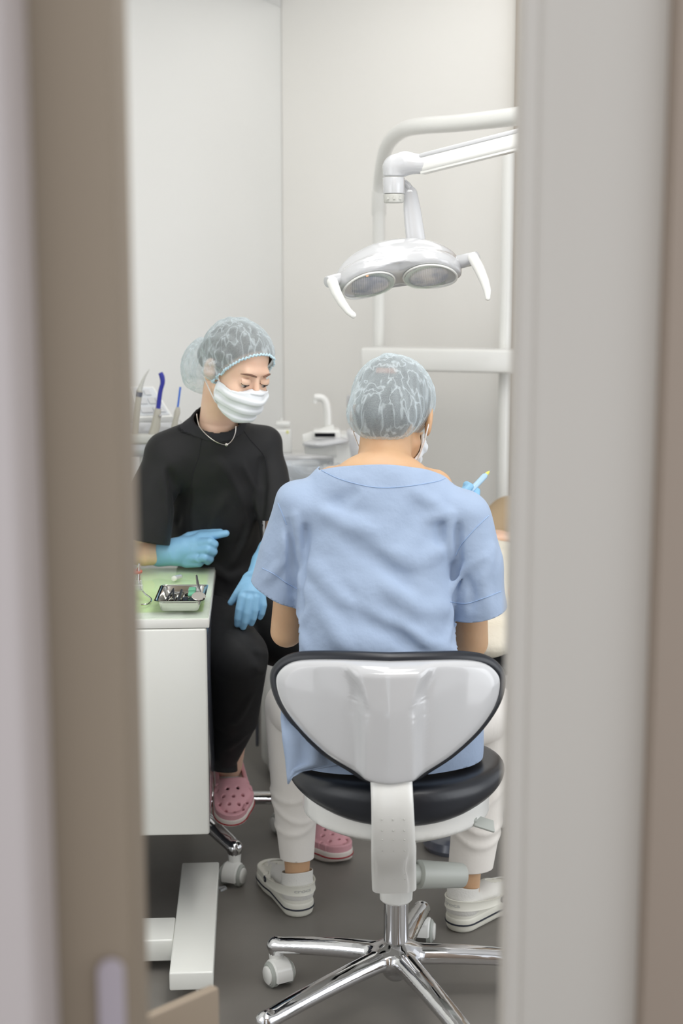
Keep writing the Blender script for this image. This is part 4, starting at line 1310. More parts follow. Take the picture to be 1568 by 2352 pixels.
def foot_path(c, hd, z0=0.0):
    f = unit((hd[0], hd[1], 0))
    s = np.array([f[1], -f[0], 0])
    return f, s
def clog(person, c, hd, z0, side, upper_m, sole_m, stripe_m, label, pitch=0.0, word=None, strap=True):
    """c: middle of the sole on the floor; hd: toe heading; side: +1 = big toe to local -x"""
    R = frame(unit((hd[0], hd[1], math.tan(pitch))), (0, 0, 1))
    c3 = np.array([c[0], c[1], z0])
    def W(v):
        return np.asarray(v) @ R.T + c3
    sx = side
    def d2(x, y):
        def cc(ax, ay, bx_, by_, ra, rb):
            ba = np.array([bx_ - ax, by_ - ay])
            t = np.clip(((x - ax) * ba[0] + (y - ay) * ba[1]) / (ba @ ba), 0, 1)
            return np.hypot(x - ax - t * ba[0], y - ay - t * ba[1]) - (ra + (rb - ra) * t)
        a = cc(0, -0.088, 0.004 * sx, 0.045, 0.038, 0.047)
        b = cc(0.004 * sx, 0.045, -0.006 * sx, 0.082, 0.048, 0.044)
        return smin(a, b, 0.02)
    def sole_f(p):
        x, y, z = p[:, 0], p[:, 1], p[:, 2]
        zb = 0.004 * np.clip((y - 0.07) / 0.05, 0, 1) ** 2 * 2.5
        zm, hz = 0.019 + zb / 2, 0.019 - zb / 2
        dd = d2(x, y) + 0.008 + 0.003 * np.clip((0.02 - z) / 0.02, 0, 1)
        dz = np.abs(z - zm) - (hz - 0.008)
        return np.sqrt(np.maximum(dd, 0) ** 2 + np.maximum(dz, 0) ** 2) + np.minimum(np.maximum(dd, dz), 0) - 0.008
    v, f = surface(sole_f, (-0.07, -0.15, -0.01), (0.07, 0.15, 0.06), 0.0032)
    cl = part('clog', (W(v), f), sole_m, person, label, sharp=None)
    # thin coloured line round the side of the sole
    n = 90
    ring = []
    for k in range(n):
        a = 2 * math.pi * k / n
        r = 0.02
        dx, dy = math.sin(a), math.cos(a)
        lo_, hi_ = 0.0, 0.2
        for _ in range(22):
            mid_ = (lo_ + hi_) / 2
            if d2(np.array([dx * mid_]), np.array([dy * mid_]))[0] > 0.0002:
                hi_ = mid_
            else:
                lo_ = mid_
        ring.append(W(np.array([dx * lo_, dy * lo_, 0.0205])))
    tv, tf = tube(ring, 0.0021, 8, closed=True, cap=False)
    part('stripe', (tv, tf), stripe_m, cl)
    holes = []
    for (hx, hy) in [(-0.022, 0.104), (0.0, 0.110), (0.022, 0.104), (-0.034, 0.082), (-0.012, 0.088), (0.012, 0.088), (0.034, 0.082), (-0.024, 0.064), (0.0, 0.068), (0.024, 0.064), (-0.013, 0.046), (0.013, 0.046)]:
        holes.append((hx, hy))
    def upper_f(p):
        x, y, z = p[:, 0], p[:, 1], p[:, 2]
        q = d2(x, y)
        hgt = 0.026 + 0.058 * np.sqrt(np.clip((0.136 - y) / 0.145, 0, 1)) * (1 - 0.12 * np.clip(-y / 0.03, 0, 1))
        r = np.sqrt(np.clip(x / 0.050, -2, 2) ** 2 * 0.86 + np.clip((y - 0.02) / 0.112, 0, 2) ** 2 * 0.5)
        dome = (z - 0.026) / np.maximum(hgt - 0.026, 0.008)
        d = (np.sqrt(dome ** 2 + np.clip(1 + (q + 0.004) / 0.044, 0, 3) ** 2.6 * 1.0) - 1) * 0.036
        d = np.maximum(d, 0.030 - z)
        # opening at the instep, low rim round the heel
        open_ = (-0.005 - y) + np.maximum(z - 0.055, 0) * 0.9
        rim = np.maximum(np.abs(q + 0.007) - 0.005, z - 0.052 - 0.012 * np.exp(-((y + 0.126) / 0.03) ** 2))
        rim = np.maximum(rim, 0.028 - z)
        d = np.maximum(d, open_)
        inner = (np.sqrt(((z - 0.026) / np.maximum(hgt - 0.032, 0.006)) ** 2 + np.clip(1 + (q + 0.010) / 0.040, 0, 3) ** 2.6) - 1) * 0.036
        d = np.maximum(d, -np.maximum(inner, y - 0.055))
        d = smin(d, rim, 0.004)
        for (hx, hy) in holes:
            d = np.maximum(d, 0.0042 - np.hypot(x - hx, y - hy) + np.maximum(hgt * 0.0 + 0.034 - z, 0) * 2)
        for hy in (0.004, 0.026):
            d = np.maximum(d, 0.0042 - np.hypot(y - hy - 0.01, z - 0.052) - (np.abs(x) < 0.03) * 1.0)
        return d
    v, f = surface(upper_f, (-0.07, -0.15, 0.015), (0.07, 0.15, 0.11), 0.0024)
    part('upper', (W(v), f), upper_m, cl, sharp=None)
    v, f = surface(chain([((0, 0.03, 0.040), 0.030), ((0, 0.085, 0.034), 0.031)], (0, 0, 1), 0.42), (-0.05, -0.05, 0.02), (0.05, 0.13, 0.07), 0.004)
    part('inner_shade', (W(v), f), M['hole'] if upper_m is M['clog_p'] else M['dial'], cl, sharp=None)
    # heel strap
    sp_ = []
    for t in np.linspace(0, 1, 31):
        a = math.pi * t
        sp_.append(np.array([0.053 * math.cos(a), -0.002 - 0.128 * math.sin(a) ** 0.8, 0.056 + 0.014 * math.sin(a)]))
    fr = []
    V, F = [], []
    for i, q in enumerate(sp_):
        tn = unit(sp_[min(i + 1, 30)] - sp_[max(i - 1, 0)])
        ou = unit(np.cross(tn, (0, 0, 1)))
        if np.dot(ou, q - np.array([0, -0.03, q[2]])) < 0:
            ou = -ou
        fr.append(ou)
        hh = 0.0085 + 0.0035 * math.sin(math.pi * i / 30)
        for (a, b) in ((0.0022, hh - 0.002), (0.0028, hh), (-0.0012, hh), (-0.0022, 0), (-0.0012, -hh), (0.0028, -hh), (0.0022, -hh + 0.002), (0.0014, -hh + 0.004), (0.0014, hh - 0.004)):
            V.append(q + ou * a + np.array([0, 0, b]))
    for i in range(30):
        for k in range(9):
            F.append((i * 9 + k, i * 9 + (k + 1) % 9, (i + 1) * 9 + (k + 1) % 9, (i + 1) * 9 + k))
    F += [tuple(range(9))[::-1], tuple(30 * 9 + k for k in range(9))]
    st_ = None if not strap else part('heel_strap', (W(np.array(V)), F), upper_m, cl, sharp=40)
    for s in ((-1, 1) if strap else ()):
        part('rivet', lathe([(0, 0.0085), (0.003, 0.0082), (0.0045, 0.006), (0.0048, 0.001)], W(np.array([s * 0.053, -0.002, 0.056])), R @ np.array([s, 0, 0]), 24), stripe_m if upper_m is M['clog_w'] else upper_m, cl)
        if upper_m is M['clog_w']:
            part('rivet_mark', lathe([(0, 0.0042), (0.0008, 0.004)], W(np.array([s * 0.0578, -0.002, 0.056])), R @ np.array([s, 0, 0]), 5), M['silver'], cl)
    if word:
        txt, where = word
        cu_ = bpy.data.curves.new('lettering', 'FONT')
        cu_.body = txt
        cu_.size = 0.0155 if where == 'strap' else 0.022
        cu_.extrude = 0.0
        cu_.align_x = 'CENTER'
        cu_.align_y = 'CENTER'
        cu_.offset = 0.0004 if where == 'strap' else 0.0009
        ob = bpy.data.objects.new('lettering', cu_)
        C.objects.link(ob)
        dg = bpy.context.evaluated_depsgraph_get()
        me = bpy.data.meshes.new_from_object(ob.evaluated_get(dg))
        tv = np.array([v_.co[:] for v_ in me.vertices])
        tf = [tuple(p_.vertices) for p_ in me.polygons]
        bpy.data.objects.remove(ob)
        bpy.data.meshes.remove(me)
        out = []
        if where == 'strap':
            L = [0.0]
            for i in range(1, 31):
                L.append(L[-1] + np.linalg.norm(sp_[i] - sp_[i - 1]))
            # letters read left to right when seen from behind the heel (outside of the strap)
            cpos = L[15]
            for q in tv:
                s_ = cpos - q[0] * 1.25
                i = int(np.clip(np.searchsorted(L, s_) - 1, 0, 29))
                t = (s_ - L[i]) / (L[i + 1] - L[i])
                base = sp_[i] * (1 - t) + sp_[i + 1] * t
                ou = unit(fr[i] * (1 - t) + fr[min(i + 1, 30)] * t)
                out.append(base + ou * 0.0022 + np.array([0, 0, q[1] * 0.8]))
            part('lettering', (W(np.array(out)), tf), M['dial'], cl, smooth=False, sharp=None)
        else:
            # along the side of the sole
            a0, up_m = where[1], stripe_m
            for q in tv:
                k = (a0 + q[0] / 0.0043) % n
                i = int(k)
                t = k - i
                b = np.linalg.inv(R) @ ((ring[i] * (1 - t) + ring[(i + 1) % n] * t) - c3)
                o_ = unit(np.array([b[0], b[1] * 0.4, 0]))
                out.append(b + o_ * 0.0024 + np.array([0, 0, q[1] * 0.9]))
            part('lettering', (W(np.array(out)), tf), stripe_m, cl, smooth=False, sharp=None)
    return cl, W

def bouffant(person, fn_local, c, R, hem_pt, hem_n, label, lo, hi, h=0.0026, inner=None):
    v, f = surface(fn_local, lo, hi, h)
    v, f = cut((v, f), [(hem_pt, hem_n, None)])
    o = part('bouffant_cap', (v @ R.T + np.asarray(c), f), M['cap'], person, label, sharp=None)
    return o
def hem_ring(fn_local, hem_pt, hem_n, r, amp, m, person, c, R, center=None, waves=60):
    """ruffled elastic where the cap is cut"""
    nn = unit(hem_n)
    a = unit(np.cross(nn, (0, 0, 1)) if abs(nn[2]) < 0.95 else np.cross(nn, (0, 1, 0)))
    b = np.cross(nn, a)
    ctr_ = np.asarray(center if center is not None else hem_pt, float)
    ctr_ = ctr_ - nn * np.dot(ctr_ - hem_pt, nn)
    pts = []
    K = waves * 6
    for k in range(K):
        t = 2 * math.pi * k / K
        d = a * math.cos(t) + b * math.sin(t)
        s = np.linspace(0.0, 0.2, 200)
        val = fn_local((ctr_ + s[:, None] * d).astype(np.float32))
        i = np.argmax(val > 0)
        pts.append(ctr_ + d * (s[i] - 0.001) + nn * amp * math.sin(waves * t) + d * amp * 0.6 * math.cos(waves * t * 1.0))
    pts = [np.asarray(c) + R @ p for p in pts]
    return part('cap_elastic', tube(pts, r, 7, closed=True, cap=False), m, person, sharp=None)

def crumple(seed, n, cy, ry, w_=0.0032, am=0.0036, zlo=-0.04, zhi=0.10):
    rr = random.Random(seed)
    out = []
    for i in range(n):
        th = rr.uniform(0, 2 * math.pi)
        t0 = rr.uniform(0.15, 1.3)
        dt = rr.uniform(0.25, 0.6)
        sw = rr.uniform(-0.18, 0.18)
        q = []
        for (tt, aa) in ((t0, th), (t0 + dt, th + sw)):
            q.append((0.086 * math.sin(tt) * math.sin(aa), cy + ry * math.sin(tt) * math.cos(aa), 0.036 + 0.088 * math.cos(tt)))
        out.append(fold(q[0], q[1], w_ * rr.uniform(0.8, 1.4), am * rr.choice((-0.8, 1, 1))))
    return out

# ------------------------------------------------------------------ the dentist, seen from behind
dn = thing('person', 'person in light blue scrubs and bouffant cap seated with their back to the camera', 'person', (0.10, 2.85, 0))
HC = P(903, 960, 2.97)
HR_ = frame(unit((0.24, 0.90, -0.42)), (0.02, 0, 1))
neck0 = P(882, 1085, 2.885)
shL, shR = P(693, 1163, 2.84), P(1066, 1188, 2.85)
elL, elR = P(658, 1450, 2.90), P(1080, 1474, 2.88)
wrL, wrR = P(800, 1330, 3.12), P(1052, 1238, 3.09)
kneeL, kneeR = np.array([-0.112, 3.17, 0.515]), np.array([0.335, 3.12, 0.515])
ankL, ankR = np.array([-0.105, 3.200, 0.085]), np.array([0.292, 3.126, 0.085])
hipc = P(875, 1680, 2.79)
def limb(a, b, ra, rb):
    return cone(a, b, ra, rb)
body = U(0.02, local(head_sdf(), HC, HR_), chain([(HC + HR_ @ np.array([0, -0.045, -0.055]), 0.052), (neck0 + (0, 0.008, 0.015), 0.056), (neck0 + (0, 0.0, -0.05), 0.068)]), cone(neck0 + (0, 0, -0.03), P(765, 1115, 2.88), 0.062, 0.040), cone(neck0 + (0, 0, -0.03), P(995, 1122, 2.88), 0.062, 0.040),
         cone(P(700, 1170, 2.85), P(1070, 1180, 2.85), 0.035, 0.035), cone(P(875, 1180, 2.84), P(865, 1500, 2.79), 0.13, 0.11, (0, 1, 0), 0.62),
         cone(P(865, 1500, 2.79), (0.09, 2.80, 0.60), 0.11, 0.13, (0, 1, 0), 0.75))
body = U(0.012, body, chain([(shL, 0.040), (elL, 0.034), (elL * 0.6 + wrL * 0.4, 0.033), (wrL, 0.024)]), chain([(shR, 0.042), (elR, 0.037), (elR * 0.6 + wrR * 0.4, 0.034), (wrR, 0.024)]),
         chain([((0.03, 2.83, 0.585), 0.07), (kneeL, 0.052), (kneeL * 0.6 + ankL * 0.4, 0.048), (ankL + (0, 0, 0.07), 0.0325), (ankL + (0, 0, 0.0), 0.028)]),
         chain([((0.17, 2.83, 0.585), 0.07), (kneeR, 0.052), (kneeR * 0.6 + ankR * 0.4, 0.048), (ankR + (0, 0, 0.07), 0.0325), (ankR + (0, 0, 0.0), 0.028)]))
v, f = surface(body, (-0.25, 2.66, 0.05), (0.45, 3.35, 1.40), 0.0042)
part('body', (v, f), M['skin_tan'], dn, sharp=None)
# hair under the cap
hair = U(0.02, ell((0, -0.022, 0.036), (0.077, 0.094, 0.086)), ell((0, -0.080, -0.016), (0.060, 0.036, 0.064)))
hv, hf = surface(lambda p: np.maximum(hair(p), np.maximum(p[:, 1] - 0.06 + 0.0 * p[:, 0], -p[:, 2] - 0.085)), (-0.1, -0.15, -0.1), (0.1, 0.1, 0.15), 0.004)
part('hair', (hv @ HR_.T + HC, hf), M['hair_dark'], dn, 'dark hair seen through the cap', sharp=None)
part('hair_claw', (lambda t: (t[0] @ HR_.T + HC, t[1]))(rbox((0, -0.109, 0.062), (0.044, 0.012, 0.014), 0.005, 2)), mat('tortoise_plastic', (150, 92, 64), 0.3), dn, 'orange-brown hair claw seen through the cap')
DCR = crumple(3, 46, -0.02, 0.106)
def dcap(p):
    x, y, z = p[:, 0], p[:, 1], p[:, 2]
    d = U(0.03, ell((0, -0.020, 0.036), (0.087, 0.106, 0.090)), ell((0, -0.085, -0.020), (0.076, 0.056, 0.060)))(p)
    th = np.arctan2(x, -(y + 0.02))
    side = np.clip((np.abs(x) - 0.035) / 0.04, 0, 1)
    s2 = np.clip((0.09 - z) / 0.14, 0, 1)
    d = d - 0.0019 * np.sin(th * 34 + 3 * np.sin(z * 30)) * (0.4 + 0.6 * s2) * (0.35 + 0.65 * side)
    # two folds of the loose flap, from the crown down to both ends of the hem
    for (a, b, w_, am) in (((-0.01, -0.095, 0.112), (-0.062, -0.118, -0.045), 0.008, 0.012), ((0.0, -0.095, 0.112), (0.062, -0.112, -0.050), 0.008, 0.012), ((0, -0.12, 0.05), (0.002, -0.14, -0.055), 0.007, 0.012),
                            ((-0.02, -0.128, 0.03), (-0.045, -0.13, -0.03), 0.007, 0.004), ((0.02, -0.128, 0.03), (0.03, -0.135, -0.03), 0.007, 0.004), ((-0.005, -0.13, 0.01), (-0.03, -0.138, -0.02), 0.006, 0.004), ((0.03, -0.12, 0.06), (0.012, -0.138, 0.0), 0.006, 0.004)):
        d = d + fold(a, b, w_, am)(p)
    for g_ in DCR:
        d = d + g_(p)
    return d
dhp, dhn = np.array([0, 0.0, -0.052]), unit((0, 0.30, -1.0))
part_cap = bouffant(dn, dcap, HC, HR_, dhp, dhn, 'sheer white-blue bouffant cap gathered at the nape', (-0.11, -0.17, -0.12), (0.11, 0.12, 0.16))
hem_ring(dcap, dhp, dhn, 0.0026, 0.0022, M['cap_hem'], dn, HC, HR_, center=(0, -0.04, -0.05), waves=44)
mask_on(dn, HC, HR_, 'white pleated face mask, only its edge showing')

# scrub top
tor = chain([(P(872, 1190, 2.855), 0.158), (P(862, 1290, 2.83), 0.157), (P(860, 1400, 2.805), 0.160), (P(861, 1500, 2.785), 0.161), (P(868, 1600, 2.78), 0.190), (np.array([0.085, 2.80, 0.56]), 0.205)], (0, 1, 0), 0.66)
yoke = U(0.022, cone(P(872, 1162, 2.865), shL + (0.03, 0.01, 0.0), 0.046, 0.050, (0, 1, 0), 1.15), cone(P(872, 1162, 2.865), shR + (-0.03, 0.01, 0.0), 0.048, 0.050, (0, 1, 0), 1.15), cone(P(830, 1126, 2.875), P(925, 1128, 2.875), 0.054, 0.054), cone(P(880, 1110, 2.885), P(884, 1060, 2.895), 0.080, 0.058))
torso = U(0.045, tor, yoke)
slL = chain([(P(692, 1160, 2.845), 0.053), (P(655, 1270, 2.86), 0.055), (P(633, 1380, 2.87), 0.0575), (P(627, 1410, 2.873), 0.0575)], (0, 1, 0), 1.15)
slR = chain([(P(1062, 1188, 2.85), 0.057), (P(1090, 1290, 2.845), 0.057), (P(1099, 1400, 2.84), 0.0575), (P(1102, 1440, 2.84), 0.0575)], (0, 1, 0), 1.15)
top = U(0.013, torso, slL, slR)
def F3(pts, w_, am):
    q = [hit(top, x, y, 2.5, 3.0) for x, y in pts]
    return [fold(q[i], q[i + 1], w_, am) for i in range(len(q) - 1)]
FO = []
for pts, w_, am in [
        ([(678, 1185), (686, 1240), (690, 1290)], 0.010, 0.010), ([(663, 1200), (668, 1280), (672, 1360)], 0.009, -0.008), ([(700, 1210), (700, 1290), (694, 1400)], 0.010, -0.006),
        ([(1035, 1185), (1030, 1230), (1036, 1280)], 0.011, 0.011), ([(1050, 1210), (1052, 1290), (1046, 1340)], 0.010, -0.009), ([(1012, 1195), (1008, 1250)], 0.012, -0.006),
        ([(985, 1190), (1030, 1180)], 0.014, 0.006), ([(1036, 1360), (1060, 1310), (1110, 1280)], 0.010, 0.006), ([(1040, 1400), (1070, 1330)], 0.008, -0.005),
        ([(740, 1170), (790, 1200), (850, 1215)], 0.020, 0.006), ([(790, 1240), (860, 1280), (950, 1350)], 0.022, -0.005), ([(720, 1300), (800, 1380), (900, 1440)], 0.022, 0.007),
        ([(690, 1330), (760, 1430), (800, 1500)], 0.020, 0.006), ([(760, 1330), (850, 1420), (960, 1490)], 0.022, -0.006), ([(890, 1350), (960, 1400), (1030, 1400)], 0.020, 0.006),
        ([(930, 1440), (980, 1480), (1035, 1490)], 0.015, 0.005), ([(700, 1490), (690, 1440), (710, 1400)], 0.012, 0.006), ([(880, 1270), (960, 1290), (1020, 1260)], 0.022, 0.005),
        ([(1020, 1490), (1035, 1440), (1036, 1400)], 0.010, 0.005), ([(615, 1330), (650, 1290), (655, 1230)], 0.012, 0.005), ([(1120, 1400), (1110, 1330), (1130, 1260)], 0.014, 0.005),
        ([(1080, 1400), (1085, 1370), (1075, 1330)], 0.010, -0.004), ([(820, 1120), (790, 1150), (750, 1160)], 0.018, -0.004), ([(950, 1130), (1000, 1160), (1020, 1200)], 0.018, 0.004)]:
    FO += F3(pts, w_ * 0.8, am * 2.3)
def wrink(p):
    x, y, z = p[:, 0], p[:, 1], p[:, 2]
    g_ = 0.0016 * np.sin(38 * (x + 0.9 * z) + 2.5 * np.sin(17 * z)) + 0.0012 * np.sin(61 * (z - 0.5 * x) + 3 * np.sin(23 * x))
    return g_
neckhole = cone(neck0 + (0, 0.0, -0.03), neck0 + (0, 0.05, 0.14), 0.071, 0.15, (0, 1, 0), 0.9)
topf = plus(top, wrink, *FO)
v, f = surface(topf, (-0.25, 2.55, 0.46), (0.45, 3.05, 1.20), 0.0042)
hemL0, hemL1 = P(572, 1353, 2.80), P(685, 1411, 2.80)
hemR0, hemR1 = P(1042, 1440, 2.78), P(1158, 1413, 2.78)
def hem_plane(a, b, tilt):
    ax = unit(b - a)
    fwd = unit(np.array([0, 1, tilt]))
    nrm = np.cross(ax, fwd)
    if nrm[2] > 0:
        nrm = -nrm
    return nrm
gap = P(684, 1300, 2.83)[0]
gapR = P(1041, 1300, 2.83)[0]
neckP = P(880, 1084, 2.83)
planes = [(hemL0, hem_plane(hemL0, hemL1, 0.10), lambda q: q.x < gap + 0.004 and 0.735 < q.z < hemL0[2] + 0.01),
          (hemR0, hem_plane(hemR0, hemR1, 0.10), lambda q: q.x > gapR + 0.004 and 0.715 < q.z < hemR1[2] + 0.03), ((0, 0, 0.525), (0, 0.0, -1), lambda q: q.z < 0.60),
          (neckP, unit((0.03, 0.45, 1.0)), lambda q: abs(q.x - neckP[0]) < 0.13 and q.z > neckP[2] - 0.06)]
v, f = cut((v, f), planes)
shirt = part('scrub_top', (v, f), M['scrub'], dn, 'light blue short-sleeved scrub top', sharp=None)
solidify(shirt, 0.0018, -1)
# shirt tail hanging over the left edge of the seat
tail_px = [(640, 1600), (720, 1640), (800, 1770), (745, 1763), (700, 1760), (680, 1776), (661, 1801), (655, 1740), (645, 1670)]
tl_ = []
ty = 2.72
def tailp(x, y):
    yy = 2.655 + 0.030 * sst(720, 800, x) + 0.006 * math.sin(x / 9.0) * sst(1640, 1780, y) + 0.05 * sst(1700, 1600, y)
    return P(x, y, yy)
V, F = [], []
ny_, nx_ = 14, 16
for j in range(ny_ + 1):
    y = 1590 + (1800 - 1590) * j / ny_
    lx_ = np.interp(y, [1590, 1650, 1700, 1740, 1801], [648, 644, 649, 655, 661])
    rx_ = np.interp(y, [1590, 1650, 1700, 1755, 1768, 1780, 1800], [800, 800, 800, 790, 700, 676, 662])
    for i in range(nx_ + 1):
        V.append(tailp(lx_ + (rx_ - lx_) * i / nx_, y))
for j in range(ny_):
    for i in range(nx_):
        a = j * (nx_ + 1) + i
        F.append((a, a + 1, a + nx_ + 2, a + nx_ + 1))
ta = part('shirt_tail', (V, F), M['scrub'], dn, 'light blue shirt tail hanging over the seat edge', sharp=None)
solidify(ta, 0.0022)
# seams of the top
def seam(pts, parent, fn, m, r=0.0008, y0=2.5, y1=3.0, name='seam', n=60):
    q = smooth_path([np.append(np.array(k, float), 0) for k in pts], n)
    w3 = [hit(fn, a[0], a[1], y0, y1, 0.0006) for a in q]
    return part(name, tube(w3, r, 5), m, parent, sharp=None)
shirt_f = topf
for pts in ([(738, 1080), (780, 1100), (840, 1116), (885, 1120), (940, 1116), (1000, 1106), (1022, 1098)], [(638, 1155), (648, 1180), (658, 1205)], [(1122, 1184), (1090, 1215), (1060, 1250), (1046, 1276)],
            [(602, 1305), (628, 1318), (660, 1340), (682, 1352)], [(1033, 1382), (1070, 1386), (1110, 1374), (1150, 1358)]):
    seam(pts, shirt, shirt_f, M['scrub_thread'])
# gloved right hand with the syringe
sy0, sy1 = P(1078, 1130, 3.13), P(1116, 1090, 3.16)
sd_ = unit(sy1 - sy0)
syr = thing('syringe', 'pale blue syringe with yellow hub held up by the person in blue scrubs', 'syringe', sy0)
part('barrel', join(cyl(sy0 - sd_ * 0.02, sy1 - sd_ * 0.004, 0.0068, 0.0068, 24, 0.001), cyl(sy1 - sd_ * 0.006, sy1, 0.0052, 0.0046, 20)), M['syringe'], syr)
part('plunger', cyl(sy0 - sd_ * 0.065, sy0 - sd_ * 0.018, 0.0035, 0.0035, 16), M['syringe'], syr)
part('needle_hub', lathe([(0, 0.0046), (0.008, 0.0030), (0.012, 0.0012)], sy1, sd_, 18), M['yellow'], syr, 'yellow needle hub')
part('needle', cyl(sy1 + sd_ * 0.011, P(1130, 1078, 3.17), 0.0005, 0.0004, 8), M['chrome'], syr)
hY = 3.125
J = [[(P(1062, 1180, 3.12), .012), (P(1062, 1150, 3.11), .0105), (P(1068, 1128, 3.115), .0095), (P(1079, 1118, 3.120), .0085), (P(1071, 1113, 3.135), .0080)],
     [(P(1072, 1180, 3.13), .012), (P(1080, 1158, 3.12), .0105), (P(1092, 1142, 3.125), .0095), (P(1094, 1128, 3.14), .0085)],
     [(P(1080, 1190, 3.13), .012), (P(1090, 1172, 3.125), .0100), (P(1097, 1152, 3.135), .0090), (P(1088, 1140, 3.15), .0080)],
     [(P(1082, 1200, 3.13), .011), (P(1090, 1188, 3.13), .0092), (P(1092, 1172, 3.15), .0085), (P(1084, 1165, 3.16), .0075)],
     [(P(1046, 1190, 3.12), .013), (P(1050, 1160, 3.125), .0115), (P(1060, 1135, 3.13), .0105), (P(1073, 1120, 3.132), .0090)]]
build_hand(dn, 'glove', J, [cone(P(1066, 1205, 3.12), P(1072, 1178, 3.125), 0.034, 0.036, (0, 1, 0), 0.5), cone(wrR + (0, 0, -0.03), P(1066, 1205, 3.12), 0.030, 0.031)], M['glove'], label='blue nitrile glove on the raised right hand')
J, pm = relaxed_hand(wrL, (0.75, 0.6, -0.12), (0, -0.1, -1), 1, 0.45)
build_hand(dn, 'glove', J, pm, M['glove'])
# trousers
def leg(hip, knee, ank, r0, r1, r2, r3):
    return chain([(hip, r0), (knee, r1), (knee * 0.55 + ank * 0.45, r2), (ank + np.array([0, 0, 0.035]), r3)])
pants = U(0.03, cone((0.03, 2.80, 0.60), (0.15, 2.80, 0.60), 0.125, 0.125, (0, 0, 1), 0.75),
          leg(np.array([0.02, 2.85, 0.595]), kneeL, ankL, 0.085, 0.066, 0.056, 0.0385), leg(np.array([0.16, 2.85, 0.595]), kneeR, ankR + (0.004, 0, 0), 0.085, 0.068, 0.060, 0.050))
def pf(zs, x0, amp=0.004):
    def g_(p):
        r = np.zeros(len(p), np.float32)
        for (z0, ph, sl) in zs:
            r -= amp * np.exp(-((p[:, 2] - z0 - sl * (p[:, 0] - x0) - 0.35 * (p[:, 0] - x0) ** 2 * 20) / 0.009) ** 2) * (np.abs(p[:, 0] - x0) < 0.1)
        return r
    return g_
pantsf = plus(pants, pf([(0.215, 0, 0.25), (0.245, 0, -0.2), (0.30, 0, 0.3)], -0.1), pf([(0.215, 0, -0.2), (0.25, 0, -0.35), (0.31, 0, 0.2)], 0.305))
v, f = surface(pantsf, (-0.24, 2.66, 0.08), (0.46, 3.29, 0.72), 0.0045)
ph_l, ph_r = P(685, 1984, 3.15), P(1095, 2000, 3.10)
v, f = cut((v, f), [(ph_l, (0.0, -0.10, -1), lambda q: q.x < 0.1 and q.z < 0.25), (ph_r, (0.05, -0.10, -1), lambda q: q.x > 0.1 and q.z < 0.25)])
pt = part('trousers', (v, f), M['white_pants'], dn, 'white ankle-length trousers', sharp=None)
solidify(pt, 0.002)
# socks and clogs
for (an, hd, cc, sgn) in ((ankL, (-0.34, 0.94), (-0.134, 3.282), 1), (ankR, (0.66, 0.75), (0.338, 3.184), -1)):
    R_ = frame((hd[0], hd[1], 0))
    c3 = np.array([cc[0], cc[1], 0])
    sf = U(0.02, chain([((0, -0.084, 0.125), 0.036), ((0, -0.088, 0.058), 0.034)]), chain([((0, -0.085, 0.055), 0.032), ((0, 0.02, 0.052), 0.033), ((0, 0.08, 0.043), 0.028)], (0, 0, 1), 0.8))
    v, f = surface(sf, (-0.06, -0.14, 0.01), (0.06, 0.13, 0.15), 0.0035)
    v, f = cut((v, f), [((0, -0.09, 0.104), (0, 0.25, 1), None)])
    so = part('sock', (v @ R_.T + c3, f), M['sock'], dn, 'white ribbed ankle sock', sharp=None)
    solidify(so, 0.002, 1)
    clog(dn, cc, hd, 0.0, sgn, M['clog_w'], M['clog_w'], M['navy'], 'cream clog with a navy line round the sole', word=('crocs', 'strap'))

# ------------------------------------------------------------------ the assistant in black
an = thing('person', 'person in black top, bouffant cap and mask, seated facing right behind the trolley cabinet', 'person', (-0.38, 3.6, 0))
AS = 0.93
AC = P(544, 846, 3.42)
AR = frame(unit((0.60, -0.66, -0.40)), (0.05, 0.0, 1))
aneck = P(502, 985, 3.50)
asR, asL = P(382, 1052, 3.50), P(612, 1042, 3.56)           # her right shoulder is on the photo's left
aeR, awR = P(288, 1262, 3.48), P(372, 1272, 3.508)
aeL, awL = P(628, 1262, 3.47), P(600, 1318, 3.36)
ahip = P(520, 1420, 3.64)
ak1, aa1 = P(545, 1508, 3.31), np.array([-0.295, 3.57, 0.215])
ak2, aa2 = np.array([-0.065, 3.44, 0.585]), np.array([-0.055, 3.66, 0.10])
ht = local(head_sdf(), AC, AR, AS)
ARS = AR * AS
body = U(0.016, ht, chain([(AC + AR @ np.array([0, -0.030, -0.062]), 0.047), (aneck + (0, 0, 0.02), 0.047), (aneck + (0, 0, -0.04), 0.056)]))
body = U(0.02, body, cone(asR, asL, 0.030, 0.030), cone(P(500, 1090, 3.57), P(510, 1290, 3.63), 0.10, 0.10, (0.3, 1, 0), 0.55), cone(P(510, 1290, 3.63), ahip, 0.10, 0.11, (0.3, 1, 0), 0.55))
body = U(0.010, body, chain([(asR + (0, 0.01, -0.03), 0.034), (aeR, 0.034), (aeR * 0.5 + awR * 0.5, 0.036), (awR, 0.027), (awR + (0.03, 0, 0), 0.024)]), chain([(P(606, 1075, 3.57), 0.030), (P(636, 1190, 3.52), 0.030), (P(636, 1262, 3.49), 0.031), (awL, 0.025)]),
         chain([(ahip + (-0.06, 0, 0), 0.07), (ak1, 0.052), (ak1 * 0.6 + aa1 * 0.4, 0.045), (aa1, 0.032)]), chain([(ahip + (0.07, 0, 0), 0.07), (ak2, 0.052), (ak2 * 0.6 + aa2 * 0.4, 0.045), (aa2 + (0, 0, 0.05), 0.032)]))
v, f = surface(body, (-0.68, 3.22, 0.08), (0.05, 3.85, 1.42), 0.0030)
part('body', (v, f), M['skin'], an, sharp=None)
face_bits(an, AC, ARS, M['skin'])
